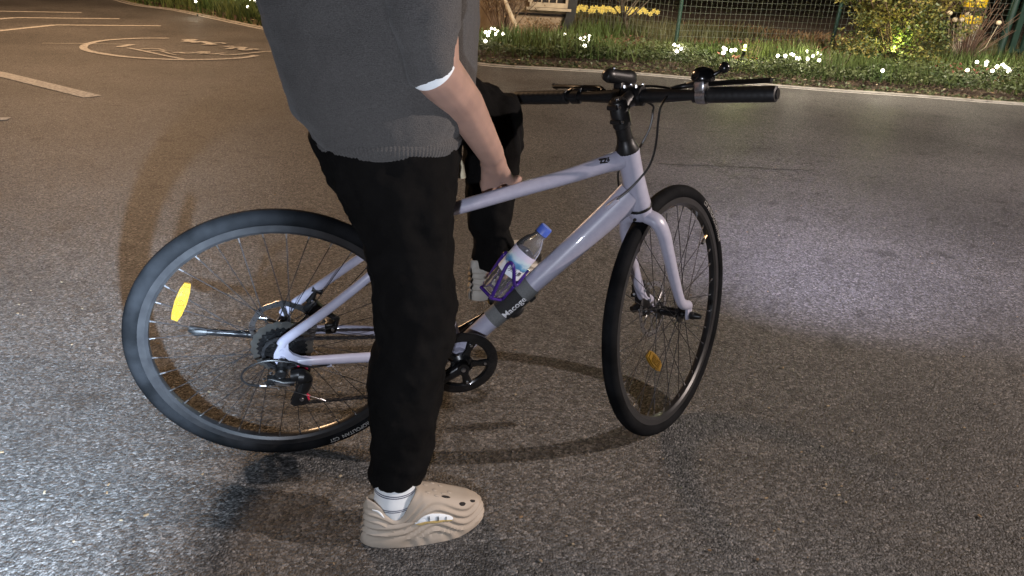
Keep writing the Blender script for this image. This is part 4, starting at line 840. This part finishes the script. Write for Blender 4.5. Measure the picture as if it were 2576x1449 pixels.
# ================================================================== VERGE, FENCE, GARDEN
def tris(base, h, wd, lean, name, m_, label, cat, diamond=False):
    """thin blades or small leaves, one mesh"""
    n = len(base); a = RNG.uniform(0, 2*pi, n); ld = RNG.uniform(0, 2*pi, n); dx = np.stack([np.cos(a), np.sin(a), 0*a], -1)*(wd/2)[:, None]
    tip = base+np.stack([np.cos(ld)*lean, np.sin(ld)*lean, h], -1)
    if diamond:
        mid = (base+tip)/2+np.stack([0*a, 0*a, h*.15], -1); v = np.stack([base, mid-dx, tip, mid+dx], 1).reshape(-1, 3); f = np.arange(4*n).reshape(-1, 4)
    else:
        mid = base*.45+tip*.55+np.stack([0*a, 0*a, h*.12], -1); v = np.stack([base-dx, base+dx, mid+dx*.7, tip, mid-dx*.7], 1).reshape(-1, 3); f = np.arange(5*n).reshape(-1, 5)
    me = bpy.data.meshes.new(name); k = f.shape[1]
    me.vertices.add(len(v)); me.vertices.foreach_set('co', v.ravel()); me.loops.add(f.size); me.loops.foreach_set('vertex_index', f.ravel()); me.polygons.add(n); me.polygons.foreach_set('loop_start', np.arange(n)*k); me.update(calc_edges=True); me.materials.append(m_)
    o = bpy.data.objects.new(name, me); COL.objects.link(o)
    if label: tag(o, label, cat, kind='stuff')
    return o
def noise2(x, y, s): return (np.sin(x*s+1.3*np.sin(y*s*.7))+np.sin(y*s*1.3+1.7*np.sin(x*s*.9)))*.5
def region(n, x0, x1, d0, d1, keep=None):
    x = RNG.uniform(x0, x1, n); d = RNG.uniform(d0, d1, n); y = kerb_y(x)+d
    if keep is not None: k = keep(x, y, d); x, y, d = x[k], y[k], d[k]
    return np.stack([x, y, gz(x, y)-.01], -1), d
# low leafy ground cover right behind the kerb
b0, d = region(76000, -1.5, 10.5, .09, 2.0, lambda x, y, d: (RNG.random(len(x)) < 1.25-d*.55+.35*noise2(x, y, 3)))
n = len(b0); hh = (RNG.uniform(.03, .13, n)*(1+.7*noise2(b0[:, 0], b0[:, 1], 4.3)))*np.clip(d*4, .3, 1); b0[:, 2] += np.maximum(hh, .01)
tris(b0, RNG.uniform(-.015, .035, n), RNG.uniform(.018, .040, n), RNG.uniform(.02, .05, n), 'ground_cover', M['leafgreen'], 'low leafy green ground cover along the kerb', 'ground cover', True)
b0, d = region(26000, -1.5, 11, .2, 3.2, lambda x, y, d: RNG.random(len(x)) < .6+.7*noise2(x, y, 1.9)); n = len(b0)
tris(b0, RNG.uniform(.05, .24, n)*(1+.6*noise2(b0[:, 0], b0[:, 1], 2)), RNG.uniform(.008, .016, n), RNG.uniform(.02, .12, n), 'grass', M['grass'], 'dark green grass behind the kerb on the right', 'grass')
b0, d = region(26000, -2, 11, 2.4, 8, lambda x, y, d: RNG.random(len(x)) < .35+.9*noise2(x, y, 1.1)-(d > 6)*.35-(x > 5)*.45-((x < 1.7)*(y < 12.9))*2); n = len(b0)
tris(b0, RNG.uniform(.10, .28, n), RNG.uniform(.012, .024, n), RNG.uniform(.02, .12, n), 'bulb_leaves', M['grasspale'], 'pale strap-like leaves growing in front of and behind the fence', 'leaves')
b0, d = region(16000, -1.2, 11, 1.2, 8, lambda x, y, d: noise2(x, y, 1.7) > .05); n = len(b0)
tris(b0, RNG.uniform(.02, .12, n), RNG.uniform(.02, .05, n), RNG.uniform(.03, .14, n), 'dry_litter', M['drygrass'], 'dry brown leaf litter between the garden plants', 'leaf litter')
b0, d = region(3500, -1, 11, .9, 3.2, lambda x, y, d: noise2(x+3, y, 2.2) > .45); n = len(b0); b0[:, 2] += RNG.uniform(0, .14, n)
tris(b0, RNG.uniform(.0, .05, n), RNG.uniform(.02, .04, n), RNG.uniform(.02, .05, n), 'sedum', M['pinkleaf'], 'reddish low sedum plants between the grass', 'plants', True)
# bright grass on the left verge
b0, d = region(42000, -13, -2.0, .12, 4.5); n = len(b0)
tris(b0, RNG.uniform(.06, .26, n)*(1+.4*noise2(b0[:, 0], b0[:, 1], 2)), RNG.uniform(.012, .026, n), RNG.uniform(.02, .12, n), 'grass', M['grass'], 'bright lamplit grass along the kerb at the top left', 'grass')
b0, d = region(2500, -9, -3.0, 1.6, 3.2, lambda x, y, d: noise2(x, y+2, 2.8) > .1); n = len(b0); b0[:, 2] += RNG.uniform(.1, .28, n)
tris(b0, RNG.uniform(-.01, .04, n), RNG.uniform(.03, .05, n), RNG.uniform(.02, .05, n), 'red_flowers', M['pinkleaf'], 'small red flowers in the left verge behind the grass', 'flowers', True)
b0, d = region(900, -12, 10, -.10, .35); n = len(b0); b0[:, 2] = np.where(d < .10, .042, .08)
tris(b0, RNG.uniform(.0, .01, n), RNG.uniform(.02, .05, n), RNG.uniform(.02, .06, n), 'fallen_leaves', M['litter'], 'pale fallen leaves lying along the kerb', 'fallen leaves', True)
# dark mass of foliage far behind the fence
n = 26000; x = RNG.uniform(-14, 22, n); y = RNG.uniform(21, 25, n); z = RNG.uniform(0, 3.6, n)*(1+.25*noise2(x, y, .9)); 
tris(np.stack([x, y, z], -1), RNG.uniform(-.1, .1, n), RNG.uniform(.08, .18, n), RNG.uniform(.06, .2, n), 'far_shrubs', M['darkleaf'], 'dark unlit mass of shrubs far behind the fence', 'shrubs', True)

# garden lamps: glowing balls on thin stems, several on one spike
zA = lambda x, y: ((1850+x*550/2576)/1.56522, y*550/2576/1.56522)
zB = lambda x, y: ((1850+x*1100/2576)/1.56522, y*1100/2576/1.56522)
zC = lambda x, y: ((2900+x*1132/2576)/1.56522, y*1132/2576/1.56522)
zD = lambda x, y: (x*1200/2576/1.56522, y*1200/2576/1.56522)
clusters = [
    ('beside the leaning wooden stake', [zA(*q) for q in ((400, 525), (460, 540), (290, 595), (358, 590), (523, 580), (333, 655), (472, 630), (288, 755))]),
    ('single glowing ball right of the stake foot', [zA(615, 625)]),
    ('single glowing ball at the foot of the black rim', [zA(1748, 632)]),
    ('in front of the daffodils', [zA(*q) for q in ((2040, 715), (2115, 700), (2095, 760), (2170, 755), (2205, 722), (2210, 665), (2118, 845))]),
    ('at the foot of the fence post left of the middle', [zB(*q) for q in ((1885, 415), (1922, 420), (1948, 450), (1908, 475))]),
    ('left of the lime lamp under the fence', [zB(*q) for q in ((2340, 440), (2362, 455), (2338, 487), (2410, 465), (2447, 460))]),
    ('in the widest row above the right grip', [zC(*q) for q in ((370, 500), (437, 502), (492, 487), (510, 492), (538, 522), (560, 525), (630, 462), (636, 528), (685, 502), (725, 478), (755, 492), (740, 540))]),
    ('single glowing ball in front of the yellow shrub', [zC(1310, 632)]),
    ('single glowing ball under the dry twigs', [zC(2070, 628)]),
    ('between the dry twigs and the green post', [zC(*q) for q in ((2155, 555), (2243, 555), (2236, 580))]),
    ('brightest bunch, at the foot of the green corner post', [zC(*q) for q in ((2293, 635), (2335, 597), (2385, 580), (2410, 600), (2440, 615), (2440, 637))]),
    ('in the left verge beside the sweater', [zD(*q) for q in ((2110, 5), (2155, 8), (2068, 28), (2090, 55))]),
    ('single glowing ball in the far left verge', [zD(1655, 12)])]
for where, pts in clusters:
    P = [G(px, py, .24) for px, py in pts]; c = np.mean(P, 0); c[2] = gz(c[0], c[1])
    lb_ = ('small glowing garden lamps ' if len(P) > 1 else '')+where
    g = empty('garden_lamp', c, lb_, 'garden lamp', 'glowing ball lamps in the verge')
    sm_ = MB(); sm_.tube([V(0, 0, -.05), V(0, 0, .03)], .012, 8)
    for p in P: q = p-c; sm_.tube(smooth_path([V(0, 0, 0), V(q[0]*.5, q[1]*.5, q[2]*.65), q], 4), .0028, 5)
    sm_.build('stem', M['greenpost'], g)
    for p in P:
        k = MB(); k.ball(p-c, random.uniform(.019, .024), 12); k.build('bulb', M['bulb'], g)
    lamp('garden_lamp_glow', 'POINT', c+V(0, -.12, .30), 2.2*len(P)**.7, (1, .92, .70), .05)
for (px, py), lb_ in ((zB(2522, 500), 'lime green glowing spot lamp in the grass left of the yellow shrub'), (zC(1385, 530), 'lime green glowing spot lamp under the yellow shrub')):
    c = G(px, py, .22); c[2] = gz(c[0], c[1]); g = empty('spot_lamp', c, lb_, 'spot lamp', 'lime spot lamps')
    k = MB(); k.tube([V(0, 0, -.05), V(0, 0, .12)], .012, 8); k.tube([V(0, .03, .10), V(0, 0, .17), V(0, -.01, .20)], [.016, .026, .030], 16); k.build('lamp_body', M['black'], g)
    k = MB(); k.lathe([(0, .028), (.006, .020), (.01, 0)], V(0, -.01, .201), V(0, -.2, 1), 16); k.build('bulb', M['limelamp'], g)
    k = MB(); k.ball(V(.0, -.02, .245), (.022, .02, .03), 10); k.build('shade', M['limelamp'], g)
    lamp('spot_lamp_glow', 'POINT', c+V(0, -.08, .34), 10, (.9, 1, .25), .05)

# daffodils
zE = [(980, 95), (1000, 125), (945, 185), (975, 165), (1005, 160), (1035, 180), (985, 205), (1020, 205), (960, 195), (1045, 220), (1098, 210), (1120, 140), (1122, 165), (1130, 200), (1160, 140), (1185, 155), (1190, 190), (1215, 200), (1240, 185), (1250, 165), (1215, 135), (1275, 125), (1300, 115), (1330, 150), (1345, 160), (1292, 185), (1370, 140), (1385, 165), (1400, 130), (1410, 170), (1460, 185), (1480, 165), (1480, 130), (1505, 120), (1530, 150), (1545, 125), (1560, 165), (1590, 130), (1600, 165), (1620, 140), (1660, 150), (1690, 145), (1725, 148), (970, 220), (1060, 190), (1205, 170), (1310, 140), (1430, 150)]
for i, (x, y) in enumerate(zE):
    px, py = zB(x, y); p = W(px, py, 15.2+((i*37) % 10)*.12); g0 = float(gz(p[0], p[1])); h = max(p[2]-g0, .25)
    col_ = 'left' if x < 1070 else 'middle' if x < 1440 else 'right'; ht_ = {'left': 'densest clump beside the black rim', 'middle': 'row between the black rim and the thin tree', 'right': 'row right of the thin tree'}[col_]
    g = empty('daffodil', (p[0], p[1], g0), 'yellow daffodil in the '+ht_, 'daffodil', 'daffodils in the '+ht_)
    k = MB(); k.tube(smooth_path([V(0, 0, 0), V(.01, .02, h*.6), V(0, 0, h-.02), V(0, -.02, h)], 4), .004, 5); k.build('stem', M['grasspale'], g)
    k = MB(); c = V(0, -.03, h); an0 = random.uniform(0, 1)
    for q in range(6):
        t = an0+q*pi/3; e = V(cos(t), -.15, sin(t)); s_ = V(-sin(t), 0, cos(t)); k.add([c, c+e*.030+s_*.017, c+e*.055, c+e*.030-s_*.017], [(0, 1, 2, 3)])
    k.tube([c, c+V(0, -.03, 0)], [.014, .020], 10, cap=False); k.build('flower', M['petal'], g)

# mesh fence
def fence_post(p, lean, h=1.9): return p, p+V(lean, 0, h)
posts = [(G(1180, 52)+V(0, 0, 0), 0), (G(1695, 140), .02), (G(2083, 147), .05), (G(2502, 172), .04), (G(2545, 168)+V(.0, .5, 0), .02), (V(11.5, 11.6, 0), 0)]
fz = empty('mesh_fence', posts[1][0], 'green wire mesh fence on slim dark green posts behind the garden', 'fence'); fo_ = posts[1][0].copy()
for i, (p, ln) in enumerate(posts):
    k = MB(); r_ = .030 if i != 3 else .045; k.tube([p-fo_-V(0, 0, .1), p-fo_+V(ln*.5, 0, .95), p-fo_+V(ln, 0, 1.9)], r_, 12); k.ball(p-fo_+V(ln, 0, 1.9), r_, 10); k.build('post', M['greenpost'], fz)
for i in range(len(posts)-1):
    a, b1 = posts[i][0]-fo_, posts[i+1][0]-fo_; L_ = np.linalg.norm(b1-a); k = MB(); sp_ = .085
    for j in range(int(1.7/sp_)+1):
        z = .10+j*sp_; s0 = [a+(b1-a)*t+V(0, 0, z+.006*sin(t*37+j)) for t in np.linspace(0, 1, max(3, int(L_*3)))]; k.tube(s0, .0017, 4, cap=False)
    for j in range(1, int(L_/sp_)):
        q = a+(b1-a)*(j*sp_/L_); k.tube([q+V(0, 0, .08), q+V(.004*sin(j*3), 0, .9), q+V(0, 0, 1.80)], .0017, 4, cap=False)
    k.build('wire_mesh', M['wire'], fz, smooth=False)
# rigid green panel edge at the corner
k = MB(); c = G(2530, 168); k.box(V(0, 0, .95), (.10, .05, 1.9)); k.box(V(.20, .12, .95), (.05, .05, 1.9)); gp = k
o = empty('gate_frame', c, 'wide dark green gate frame at the fence corner on the right', 'gate')
for q in ((0, 0), (.24, .1)): k = MB(); k.box(V(q[0], q[1], .95), (.09, .05, 1.9), bev=0); k.build('upright', M['greenpost'], o, smooth=False)
k = MB(); k.box(V(.12, .05, .25), (.20, .03, .05)); k.box(V(.12, .05, 1.7), (.20, .03, .05)); k.build('rail', M['greenpost'], o, smooth=False)

# utility pole with yellow and black bands
c = G(2462, 168); c = V(c[0], c[1]+.6, 0); sc_ = 1
p = empty('utility_pole', c, 'round concrete pole wrapped with yellow and black warning bands', 'pole')
k = MB(); k.tube([V(0, 0, -.1), V(0, 0, 3.4)], [.165, .15], 28); k.build('shaft', M['pole'], p)
def band(z0, z1, m_):
    k = MB(); k.tube([V(0, 0, z0), V(0, 0, z0+.004), V(0, 0, z1-.004), V(0, 0, z1)], [.166, .168, .168, .166], 28, cap=False); k.build('warning_band', m_, p)
zz = [W(2462, q, c[1]-.16)[2] for q in (62, 40, 20, -2, -24)]
for i in range(4): band(zz[i]+.002, zz[i+1]-.002, M['yellowtape'] if i % 2 == 0 else M['blacktape'])

# round timber hut front with black rim, partly sunk behind the planting
c = W(1245, -12, 12.7); hut = empty('round_hut', (c[0], c[1], 0), 'round wooden hut front with black rim and square window', 'hut'); R_h = 1.31; cz = c[2]
k = MB(); k.lathe([(0, 0), (0, R_h-.08), (.5, R_h-.08)], V(0, .0, cz), V(0, 1, 0), 72); k.build('wall', M['wood'], hut)
k = MB(); k.ring([(-.10, R_h-.125), (-.10, R_h+.02), (.5, R_h+.02), (.5, R_h-.125)], V(0, 0, cz), V(0, 1, 0), 90); k.build('rim', M['tar'], hut)
k = MB(); a, b1 = W(1375, 38, 12.6)-V(c[0], c[1], 0), W(1424, 51, 12.6)-V(c[0], c[1], 0); k.tube([V(a[0]-.5, -.02, a[2]), V(b1[0]-.02, -.02, a[2]-.0)], .018, 6); k.build('seam', M['dark'], hut)
w0, w1 = W(1350, 8, 12.6)-V(c[0], c[1], 0), W(1412, 20, 12.6)-V(c[0], c[1], 0); xw, zw = (w0[0]+w1[0])/2, w1[2]+.33
wf = MB()
for dx, dz, sx, sz in ((0, -.30, .62, .07), (0, .30, .62, .07), (-.30, 0, .07, .53), (.30, 0, .07, .53)): wf.box(V(xw+dx, -.05, zw+dz), (sx, .09, sz))
wfo = wf.build('window', M['woodpale'], hut, smooth=False)
k = MB(); k.box(V(xw, -.012, zw), (.53, .02, .53)); k.build('pane', M['dark'], wfo, smooth=False)
k = MB()
for q in (-.12, 0, .12): k.box(V(xw+q, -.035, zw), (.02, .02, .53)); k.box(V(xw, -.036, zw+q), (.53, .02, .02))
k.build('lattice', M['woodpale'], wfo, smooth=False)
k = MB(); k.box(V(xw, -.07, zw-.36), (.72, .12, .04)); k.build('sill', M['woodpale'], wfo, smooth=False)

# brown dried shrub with the leaning stake in front of the hut
def twigs(name, base, n, hgt, spread, m_, label, cat, curv=.2, r=.006, seedx=1, branch=2):
    rnd = random.Random(seedx); o = empty(name, base, label, cat); k = MB(); tips = []
    for i in range(n):
        a = rnd.uniform(0, 2*pi); s_ = spread*rnd.random()**.7; h = hgt*rnd.uniform(.55, 1); d0 = V(cos(a)*.06*rnd.random(), sin(a)*.06*rnd.random(), 0)
        e = d0+V(cos(a)*s_, sin(a)*s_*.6, h); m1 = d0+V(cos(a)*s_*(.35+curv*rnd.random()), sin(a)*s_*.2, h*.55)
        P = smooth_path([d0, m1, e], 4); k.tube(P, np.linspace(r, r*.35, len(P)), 5); tips.append(e)
        for b_ in range(branch):
            j = rnd.randrange(3, len(P)-1); q = P[j]; a2 = rnd.uniform(0, 2*pi); e2 = q+V(cos(a2)*.14, sin(a2)*.1, rnd.uniform(.08, .25))*hgt*.8; k.tube([q, (q+e2)/2+V(0, 0, .01), e2], [r*.5, r*.4, r*.25], 4); tips.append(e2)
    k.build('stem', m_, o); return o, tips
def leaves(o, name, centers, n, rad, size, m_, sq=(1, 1, 1)):
    C_ = np.asarray(centers); idx = RNG.integers(0, len(C_), n); d = RNG.normal(size=(n, 3)); d /= np.linalg.norm(d, axis=1, keepdims=True); p = C_[idx]+d*(RNG.random(n)**.5*rad)[:, None]*np.array(sq)
    l = tris(p, RNG.uniform(-1, 1, n)*size, RNG.uniform(.5, 1, n)*size, RNG.uniform(.3, 1.1, n)*size, name, m_, None, None, True); l.parent = o; return l
b0 = G(1262, 102); o, tp = twigs('dry_shrub', b0, 60, 1.35, .85, M['twig'], 'tangled brown dried shrub in front of the round hut', 'shrub', seedx=3, branch=4); leaves(o, 'leaves', tp, 3000, .16, .035, M['drygrass'])
b0 = G(1350, 112); o, tp = twigs('dry_shrub', b0, 22, .34, .40, M['twig'], 'low brown dried shrub at the foot of the black rim', 'shrub', seedx=5, branch=3); leaves(o, 'leaves', tp, 900, .10, .035, M['drygrass'])
a, e = W(1310, 96, 12.0), W(1264, -14, 12.1); o = empty('stake', (a[0], a[1], 0), 'leaning pale wooden stake stuck in front of the brown shrub', 'stake'); k = MB(); d_ = unit(e-a); k.tube([a-d_*.1-V(a[0], a[1], 0), e+d_*.9-V(a[0], a[1], 0)], [.034, .028], 12); o.name = 'stake'; k.build('pole', M['woodpale'], o)
# thin tree left of the middle
def tree(base, top, r, label, seedx, crown_n=1500):
    rnd = random.Random(seedx); o = empty('young_tree', base, label, 'tree'); t = top-base; k = MB()
    P = smooth_path([V(0, 0, -.1), t*.3+V(.03, 0, 0), t*.65-V(.02, 0, 0), t, t*1.5+V(.1, 0, 0)], 6); k.tube(P, np.linspace(r, r*.45, len(P)), 10); tips = []
    for i in range(26):
        j = rnd.randrange(8, len(P)); q = P[j]; a_ = rnd.uniform(0, 2*pi); L_ = rnd.uniform(.3, .9); e = q+V(cos(a_)*L_, sin(a_)*L_, rnd.uniform(.3, .8)); k.tube(smooth_path([q, (q+e)/2-V(0, 0, .05), e], 3), np.linspace(r*.3, r*.1, 7), 6); tips.append(e)
    k.build('trunk', M['bark'], o); leaves(o, 'crown', tips, crown_n, .28, .04, M['shrub']); return o
tree(G(1574, 106), W(1566, -20, 13.1), .045, 'thin young tree trunk standing in front of the daffodils', 4)
tree(G(1345, 76), W(1350, -220, 14.6), .03, 'slender sapling behind the black rim of the hut', 8, 600) if False else None
# yellow-green shrub
base = G(2238, 186); o, tp = twigs('leafy_shrub', base, 70, 1.75, .85, M['twig'], 'tall yellow-green leafy shrub in front of the fence', 'shrub', seedx=11, branch=5, r=.009)
lv_c = [q for q in tp]; leaves(o, 'crown', lv_c, 20000, .17, .050, M['shrub'])
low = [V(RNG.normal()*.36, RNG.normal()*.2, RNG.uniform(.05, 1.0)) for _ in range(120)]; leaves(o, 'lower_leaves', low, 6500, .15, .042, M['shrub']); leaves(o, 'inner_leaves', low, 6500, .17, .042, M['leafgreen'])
# dry twig shrub with pale flower heads
base = G(2418, 176); o, tp = twigs('dry_twig_shrub', base, 42, 1.10, .62, M['twig'], 'fan of bare reddish brown twigs with pale flower heads by the pole', 'shrub', curv=.1, r=.008, seedx=21, branch=2)
for (x, y) in ((2075, 130), (1957, 178), (2018, 178), (2350, 205), (2150, 245), (1910, 118)):
    q = W(*zC(x, y), base[1]-.1)-base; k = MB(); k.ball(q, (.040, .040, .036), 12); k.tube([q-V(0, 0, .03), q*V(.75, .75, .5), V(0, 0, .1)], .004, 5); k.build('flower_head', M['cream'], o)
b0 = G(2165, 176); o, tp = twigs('seedling', b0, 12, .35, .3, M['twig'], 'small bare twiggy plant between lit lamps and yellow shrub', 'plant', seedx=31); leaves(o, 'leaves', tp, 260, .06, .035, M['grasspale'])
for k_, (px, py, lb_) in enumerate(((2075//1, 205, 'dark spiky seed stalks in front of the fence post right of the lamp row'), (1880, 176, 'thin dark dead stalks left of the lime lamp'), (1600, 155, 'thin dead stalks in front of the thin tree'))):
    b0 = G(px if k_ else 2095, py); o, tp = twigs('dead_stalks', b0, 9, .42, .30, M['bark'], lb_, 'plant', seedx=41+k_, r=.005)
# black spotlight tube in the left verge
c = G(586, 32); o = empty('spotlight', c, 'black leaning spotlight tube in the grass at the top left', 'spotlight'); k = MB(); k.tube([V(.10, 0, -.05), V(0, 0, .25)], .02, 10); k.build('spike', M['black'], o); k = MB(); k.tube([V(.05, 0, .08), V(.02, 0, .15), V(-.16, .05, .55)], [.06, .095, .115], 22); k.build('lamp_body', M['black'], o); k = MB(); k.lathe([(0, .105), (.01, .09), (.015, 0)], V(-.16, .05, .552), unit(V(-.18, .05, .40)), 20); k.build('glass', M['dark'], o)
